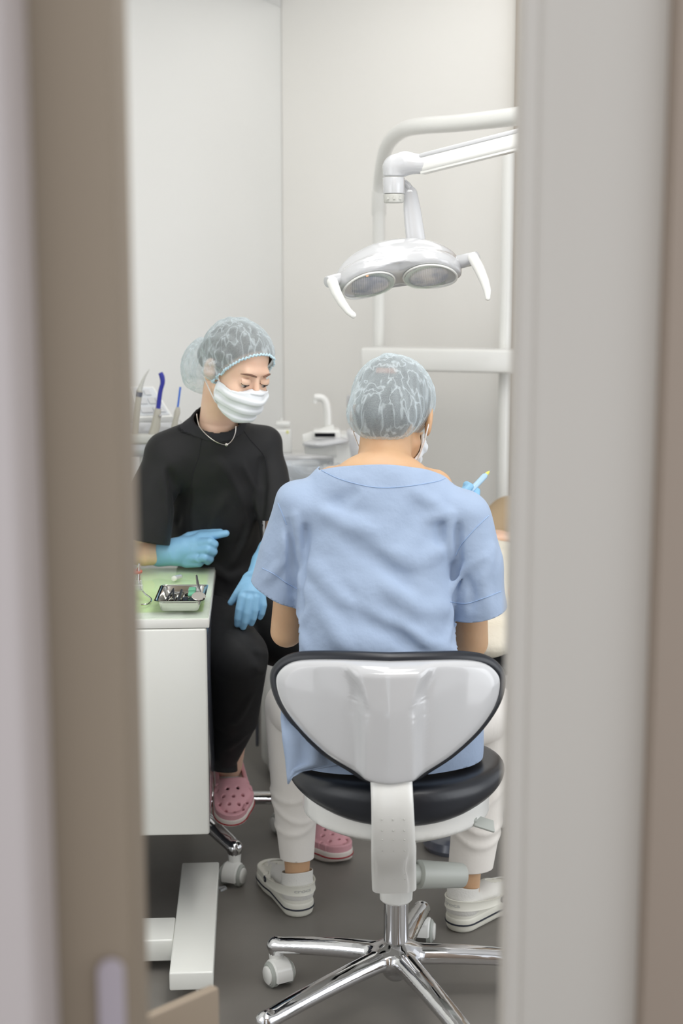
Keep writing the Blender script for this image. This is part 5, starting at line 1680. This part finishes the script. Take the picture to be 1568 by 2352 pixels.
mask_on(an, AC, ARS, 'pale pleated face mask')
hair2 = U(0.02, ell((0, -0.008, 0.034), (0.0785, 0.100, 0.0845)), ell((0, -0.105, -0.010), (0.042, 0.040, 0.046)))
hp_, hn_ = np.array([0, 0.068, 0.060]), unit((0, 0.84, -0.54))
hv, hf = surface(hair2, (-0.1, -0.18, -0.1), (0.1, 0.1, 0.15), 0.004)
hv, hf = cut((hv, hf), [(hp_ + (0, -0.010, 0.004), unit((0, 0.84, -0.54)), None), (np.array([0, -0.08, -0.050]), (0, 0, -1), None)])
part('hair', (hv @ ARS.T + AC, hf), M['hair'], an, 'brown hair seen through the cap', sharp=None)
ACR = crumple(8, 50, -0.012, 0.104)
def acap(p):
    x, y, z = p[:, 0], p[:, 1], p[:, 2]
    d = U(0.03, ell((0, -0.012, 0.038), (0.087, 0.104, 0.088)), ell((0, -0.108, -0.052), (0.074, 0.072, 0.078)), cone((-0.076, -0.008, -0.012), (0.076, -0.008, -0.012), 0.022, 0.022))(p)
    th = np.arctan2(z - 0.02, -(y - 0.02))
    d = d - 0.0022 * np.sin(x * 150 + 5 * np.sin(th * 4)) * np.clip((0.06 - y) / 0.1, 0.2, 1) * 0.6
    d = d - 0.0020 * np.sin(np.arctan2(x, z + 0.02) * 22 + 2 * np.sin(y * 40)) * np.clip(1 - np.abs(y - 0.02) / 0.12, 0.2, 1)
    for (a, b, w_, am) in (((0.05, 0.0, 0.115), (0.085, -0.02, 0.03), .007, .004), ((0.07, -0.05, 0.10), (0.085, -0.06, 0.01), .007, .005), ((0.06, -0.09, 0.07), (0.075, -0.12, -0.02), .008, -.006), ((0.03, -0.08, 0.10), (0.02, -0.03, 0.13), .007, .004),
                            ((0.0, -0.15, 0.05), (0.04, -0.16, -0.03), .008, .006), ((0.04, -0.14, 0.05), (0.065, -0.14, -0.04), .008, .005)):
        d = d + fold(a, b, w_, am)(p)
        d = d + fold((-a[0], a[1], a[2]), (-b[0], b[1], b[2]), w_, am)(p)
    for g_ in ACR:
        d = d + g_(p)
    return d
v, f = surface(acap, (-0.12, -0.20, -0.11), (0.12, 0.12, 0.16), 0.0026)
earcut = (np.array([0, 0.012, -0.03]), unit((0, 1.0, -0.28)))
v, f = cut((v, f), [(hp_, hn_, lambda q: True)])
part('bouffant_cap', (v @ ARS.T + AC, f), M['cap'], an, 'sheer pale blue bouffant cap with a full back', sharp=None)
hem_ring(acap, hp_, hn_, 0.0024, 0.0022, M['cap_hem'], an, AC, ARS, center=(0, 0.0, 0.01), waves=64)

# black top
atc = chain([(P(498, 1090, 3.56), 0.122), (P(492, 1180, 3.595), 0.128), (P(500, 1280, 3.625), 0.122), (P(520, 1370, 3.64), 0.128), (P(530, 1440, 3.64), 0.135)], unit((0.35, 1, 0)), 0.72)
ay = U(0.03, cone(P(500, 1040, 3.52), asR + (0.035, 0.0, -0.02), 0.052, 0.048), cone(P(500, 1040, 3.52), asL + (-0.02, 0.0, -0.02), 0.052, 0.044), cone(P(503, 1000, 3.50), P(503, 1040, 3.51), 0.062, 0.07), cone(P(503, 1000, 3.50), P(503, 940, 3.49), 0.0585, 0.0585), cone(P(478, 995, 3.52), P(384, 1042, 3.50), 0.048, 0.055), cone(P(535, 1012, 3.54), P(602, 1020, 3.56), 0.050, 0.049))
asl1 = chain([(P(378, 1064, 3.50), 0.054), (P(344, 1150, 3.485), 0.062), (P(332, 1240, 3.47), 0.063), (P(326, 1290, 3.47), 0.063)])
asl2 = chain([(P(602, 1030, 3.56), 0.049), (P(622, 1110, 3.54), 0.048), (P(640, 1200, 3.51), 0.050), (P(645, 1240, 3.50), 0.050)])
atop = U(0.014, U(0.04, atc, ay), asl1, asl2)
def FA(pts, w_, am):
    q = [hit(atop, x, y, 3.2, 3.8) for x, y in pts]
    return [fold(q[i], q[i + 1], w_, am) for i in range(len(q) - 1)]
FO2 = []
for pts, w_, am in [([(388, 1085), (400, 1130), (408, 1200)], 0.010, -0.010), ([(372, 1080), (380, 1140), (384, 1200)], 0.010, 0.006), ([(505, 1060), (535, 1110), (560, 1160)], 0.012, 0.005), ([(600, 1060), (606, 1120), (600, 1190)], 0.010, -0.009),
                    ([(560, 1070), (590, 1130), (592, 1180)], 0.010, 0.006), ([(450, 1110), (440, 1180), (450, 1250)], 0.014, 0.005), ([(580, 1190), (560, 1250), (530, 1300)], 0.014, 0.006), ([(520, 1140), (490, 1190), (470, 1250)], 0.014, 0.005), ([(560, 1210), (540, 1280)], 0.010, -0.005),
                    ([(480, 1300), (530, 1330), (560, 1310)], 0.014, 0.006), ([(500, 1370), (540, 1390)], 0.012, 0.006)]:
    FO2 += FA(pts, w_ * 0.9, am * 1.4)
def wr2(p):
    return 0.0014 * np.sin(40 * (p[:, 0] - 0.7 * p[:, 2]) + 2.5 * np.sin(15 * p[:, 2]))
atopf = plus(atop, wr2, *FO2)
v, f = surface(atopf, (-0.66, 3.28, 0.60), (0.02, 3.85, 1.22), 0.0042)
nkP = P(500, 966, 3.46)
nkA, nkB, nkC = P(508, 992, 3.435), P(441, 938, 3.52), P(549, 970, 3.47)
nkN = unit(np.cross(nkB - nkA, nkC - nkA))
nkN = nkN if nkN[2] > 0 else -nkN
s1P, s2P = P(352, 1247, 3.44), P(622, 1196, 3.47)
v, f = cut((v, f), [(nkA, nkN, lambda q: abs(q.x - nkP[0]) < 0.085 and q.z > nkP[2] - 0.06),
                    (s1P, unit((-0.22, -0.1, -1)), lambda q: q.x < P(392, 1200, 3.47)[0] and q.z < s1P[2] + 0.04),
                    (s2P, unit((0.05, -0.1, -1)), lambda q: q.x > P(600, 1200, 3.5)[0] and q.z < s2P[2] + 0.03)])
tp_ = part('black_top', (v, f), M['black_top'], an, 'black short-sleeved jersey top', sharp=None)
solidify(tp_, 0.002)
# collar band and seams
cband = surface(lambda p: np.maximum(np.maximum(U(0.012, atop)(p) - 0.0022, -(atop(p) + 0.003)), np.abs((p - A3(nkA)) @ A3(nkN) + 0.0105) - 0.0105), aneck - 0.14, aneck + 0.14, 0.003)
part('collar', cband, M['black_trim'], an, 'black ribbed collar band', sharp=None)
for pts in ([(462, 1008), (455, 1050), (443, 1085), (440, 1120)], [(556, 985), (575, 1010), (605, 1045), (614, 1080)]):
    seam(pts, tp_, atopf, M['black_trim'], 0.0011, 3.2, 3.8)
# necklace
ncp = [(452, 950), (454, 964), (460, 982), (480, 1003), (500, 1016), (519, 1021), (532, 1012), (540, 995), (542, 978)]
both = U(0, atopf, body)
q = smooth_path([np.append(np.array(k, float), 0) for k in ncp], 120)
beads = [hit(both, a[0], a[1], 3.38, 3.7, 0.0045) for a in q]
nl = part('necklace', tube(beads, 0.0011, 6), M['silver'], an, 'fine silver necklace with a tiny heart', sharp=None)
part('pendant', sphere(hit(both, 520, 1021, 3.2, 3.7, 0.004), (0.004, 0.002, 0.004), None, 8), M['silver'], nl)

# trousers
k1b = aa1 + (0, 0, 0.0)
ap = U(0.02, cone(ahip + (-0.04, 0, -0.02), ahip + (0.07, 0, -0.02), 0.12, 0.12, (0, 0, 1), 0.8),
       chain([(ahip + (-0.05, -0.05, 0), 0.090), (ak1, 0.0745), (ak1 * 0.5 + aa1 * 0.5 + (0.006, 0, 0), 0.058), (P(512, 1745, 3.5), 0.036), (P(514, 1790, 3.5), 0.036)]),
       chain([(ahip + (0.07, -0.05, 0), 0.090), (ak2, 0.078), (ak2 * 0.5 + aa2 * 0.5, 0.058), (aa2 + (0, 0, 0.06), 0.040)]))
def FP(pts, w_, am):
    q = [hit(ap, x, y, 3.1, 3.8) for x, y in pts]
    return [fold(q[i], q[i + 1], w_, am) for i in range(len(q) - 1)]
apf = plus(ap, *FP([(590, 1495), (612, 1503)], 0.008, 0.010), *FP([(585, 1530), (606, 1545)], 0.008, 0.007), *FP([(575, 1600), (540, 1660)], 0.010, 0.006), *FP([(560, 1690), (520, 1720)], 0.009, 0.006), *FP([(520, 1450), (570, 1480), (590, 1520)], 0.010, -0.004))
v, f = surface(apf, (-0.56, 3.18, 0.12), (0.06, 3.82, 0.82), 0.0045)
v, f = cut((v, f), [(P(515, 1774, 3.47), unit((-0.1, -0.1, -1)), lambda q: q.z < 0.32 and q.x < -0.2), (aa2 + (0, 0, 0.085), (0, 0, -1), lambda q: q.z < 0.25 and q.x > -0.2)])
tr_ = part('trousers', (v, f), M['black_pants'], an, 'black tapered trousers', sharp=None)
solidify(tr_, 0.002)
# pink clogs: one on the stool's base, one on the floor
def sock_for(pts):
    v_, f_ = surface(chain(pts), np.min([p for p, r in pts], 0) - 0.06, np.max([p for p, r in pts], 0) + 0.06, 0.004)
    return part('sock', (v_, f_), M['sock'], an, 'white sock', sharp=None)
sock_for([(aa1 + (0, 0, 0.05), 0.031), (aa1 + (0, 0.01, 0.0), 0.032), (np.array([-0.292, 3.50, 0.17]), 0.030)])
sock_for([(aa2 + (0, 0, 0.06), 0.033), (aa2 + (0, 0, -0.02), 0.034), (aa2 + (0.02, -0.06, -0.04), 0.030)])
clog(an, (-0.288, 3.530), (0.16, -0.98), 0.168, -1, M['clog_p'], M['pale_sole'], M['red'], 'pink clog with pale sole resting on the chrome base', pitch=-0.42, word=('CS', ('side', 52)), strap=False)
clog(an, (-0.045, 3.590), (0.30, -0.95), 0.0, 1, M['clog_p'], M['pale_sole'], M['red'], 'pink clog with a red line round the pale sole', strap=False)

# her gloved right hand resting on the cabinet edge, thumb and finger pointing right
gy = 3.492
J = [[(P(425, 1256, gy), .016), (P(462, 1234, gy), .0150), (P(488, 1230, gy - .012), .0112), (P(506, 1227, gy - .018), .0098), (P(519, 1225, gy - .02), .0086)],
     [(P(425, 1262, gy), .015), (P(458, 1249, gy - .015), .0150), (P(482, 1245, gy - .032), .0118), (P(492, 1250, gy - .028), .0108), (P(490, 1257, gy - .010), .0095)],
     [(P(425, 1270, gy), .015), (P(455, 1265, gy - .018), .0145), (P(478, 1262, gy - .036), .0115), (P(490, 1267, gy - .028), .0105), (P(486, 1274, gy - .010), .0090)],
     [(P(420, 1280, gy), .015), (P(448, 1280, gy - .018), .0130), (P(471, 1280, gy - .034), .0110), (P(482, 1284, gy - .024), .0100), (P(477, 1290, gy - .008), .0088)],
     [(P(408, 1252, gy + .01), .016), (P(435, 1234, gy + .012), .0140), (P(462, 1227, gy + .012), .0115), (P(486, 1224, gy + .006), .0100), (P(506, 1222, gy - .002), .0082)]]
FG = [fold(P(a, b, gy - 0.03), P(c_, d_, gy - 0.035), 0.0035, am) for a, b, c_, d_, am in ((402, 1250, 396, 1292, -0.003), (440, 1258, 428, 1292, 0.002), (462, 1262, 452, 1284, -0.002), (385, 1255, 392, 1290, 0.002), (415, 1244, 450, 1246, -0.002), (450, 1285, 462, 1296, 0.003))]
build_hand(an, 'glove', J, [cone(P(410, 1268, gy), P(448, 1263, gy - .004), 0.036, 0.038, (0.1, 1, 0.2), 0.62), cone(P(430, 1288, gy), P(456, 1291, gy - 0.010), 0.018, 0.013), cone(P(366, 1272, gy + .016), P(402, 1272, gy), 0.0325, 0.0290), cone(P(378, 1264, gy), P(420, 1258, gy), 0.026, 0.028)],
           M['glove'], label='blue nitrile glove on the hand leaning on the cabinet', h=0.0020, extra=FG)
# her gloved left hand lying over the thigh
J = [[(P(572, 1345, 3.33), .012), (P(556, 1372, 3.30), .0110), (P(549, 1400, 3.290), .0094), (P(546, 1420, 3.29), .0088), (P(545, 1434, 3.295), .0078)],
     [(P(578, 1345, 3.33), .012), (P(571, 1378, 3.295), .0112), (P(566, 1408, 3.285), .0098), (P(562, 1428, 3.285), .0090), (P(558, 1440, 3.29), .0080)],
     [(P(586, 1345, 3.33), .012), (P(587, 1374, 3.300), .0108), (P(585, 1402, 3.290), .0094), (P(581, 1420, 3.29), .0088), (P(577, 1431, 3.295), .0078)],
     [(P(592, 1340, 3.33), .012), (P(600, 1366, 3.310), .0100), (P(605, 1390, 3.300), .0086), (P(601, 1408, 3.30), .0080), (P(597, 1417, 3.305), .0072)],
     [(P(570, 1328, 3.34), .013), (P(557, 1346, 3.325), .0115), (P(544, 1364, 3.32), .0098), (P(535, 1378, 3.32), .0088), (P(530, 1384, 3.32), .0078)]]
build_hand(an, 'glove', J, [cone(P(583, 1335, 3.34), P(578, 1368, 3.315), 0.029, 0.034, (0, 1, 0.3), 0.5), cone(P(604, 1290, 3.38), P(590, 1325, 3.35), 0.0265, 0.0255), cone(P(618, 1262, 3.42), P(604, 1290, 3.38), 0.028, 0.0265)],
           M['glove'], label='blue nitrile glove on the hand resting on the thigh', h=0.0020)

# ------------------------------------------------------------------ the patient, nearly hidden
pa_ = thing('person', 'reclining patient in cream and beige, a sliver seen right of the blue sleeve', 'person', (0.40, 3.9, 0.6))
PC = np.array([0.235, 3.34, 0.715])
PR = frame(unit((0.05, 0.25, 1)), (-0.2, -0.95, 0.2))
ph1, ph2 = np.array([0.37, 4.02, 0.68]), np.array([0.52, 3.98, 0.68])
pk1, pk2 = np.array([0.502, 4.20, 0.785]), np.array([0.64, 4.16, 0.785])
pf1, pf2 = np.array([0.60, 4.36, 0.64]), np.array([0.72, 4.32, 0.64])
pb = U(0.02, local(head_sdf(), PC, PR), cone(PC + PR @ np.array([0, -0.03, -0.06]), (0.275, 3.52, 0.69), 0.05, 0.06), cone((0.16, 3.58, 0.68), (0.42, 3.52, 0.68), 0.04, 0.04), cone((0.30, 3.62, 0.68), (0.43, 4.00, 0.67), 0.13, 0.13, (0, 0, 1), 0.55),
       chain([(ph1, 0.06), (pk1, 0.05), (pf1, 0.035)]), chain([(ph2, 0.06), (pk2, 0.05), (pf2, 0.035)]),
       chain([((0.17, 3.60, 0.68), 0.04), ((0.20, 3.88, 0.68), 0.035), ((0.36, 3.98, 0.745), 0.025)]), chain([((0.43, 3.54, 0.68), 0.04), ((0.58, 3.80, 0.68), 0.035), ((0.48, 3.95, 0.69), 0.025)]))
v, f = surface(pb, (0.05, 3.15, 0.50), (0.80, 4.65, 0.90), 0.0055)
part('body', (v, f), M['skin'], pa_, sharp=None)
sw = U(0.02, cone((0.29, 3.58, 0.68), (0.43, 4.00, 0.67), 0.155, 0.155, (0, 0, 1), 0.62), chain([((0.17, 3.60, 0.68), 0.055), ((0.20, 3.88, 0.675), 0.050), ((0.34, 3.97, 0.735), 0.038)]), chain([((0.40, 3.54, 0.665), 0.065), ((0.545, 3.80, 0.665), 0.062), ((0.50, 3.94, 0.69), 0.045)]),
       cone((0.36, 3.40, 0.612), (0.50, 3.75, 0.625), 0.075, 0.085, (0, 0, 1), 0.5))
swf = plus(sw, lambda p: 0.004 * np.sin(60 * p[:, 1] + 25 * p[:, 0]) * np.sin(30 * p[:, 2]))
v, f = surface(swf, (0.05, 3.25, 0.50), (0.80, 4.25, 0.90), 0.005)
part('sweater', (v, f), M['cream'], pa_, 'cream knitted top', sharp=None)
tb_ = U(0.02, cone((0.38, 4.02, 0.67), (0.50, 4.0, 0.67), 0.11, 0.11, (0, 0, 1), 0.8), chain([(ph1, 0.085), (pk1, 0.070), (pf1, 0.050)]), chain([(ph2, 0.085), (pk2, 0.070), (pf2, 0.050)]))
v, f = surface(tb_, (0.15, 3.85, 0.50), (0.85, 4.65, 0.95), 0.006)
part('trousers', (v, f), M['brown_cloth'], pa_, 'beige-brown trousers', sharp=None)
for (c_, s_) in ((pf1, 1), (pf2, -1)):
    v, f = surface(U(0.01, cone(c_, c_ + (0.03, 0.05, 0.0), 0.04, 0.04), cone(c_ + (0.03, 0.05, 0), c_ + (0.03, 0.07, 0.12), 0.04, 0.032)), c_ - 0.08, c_ + 0.22, 0.005)
    part('shoe', (v, f), M['cream'], pa_, sharp=None)
for (w0, d_, s_) in ((np.array([0.36, 3.98, 0.76]), (0.75, 0.15, 0.1), 1), (np.array([0.47, 3.95, 0.72]), (-0.6, 0.15, 0.1), -1)):
    J, pm = relaxed_hand(w0, d_, (0, 0, -1), s_, 0.35)
    build_hand(pa_, 'hand', J, pm, M['skin'], h=0.003)
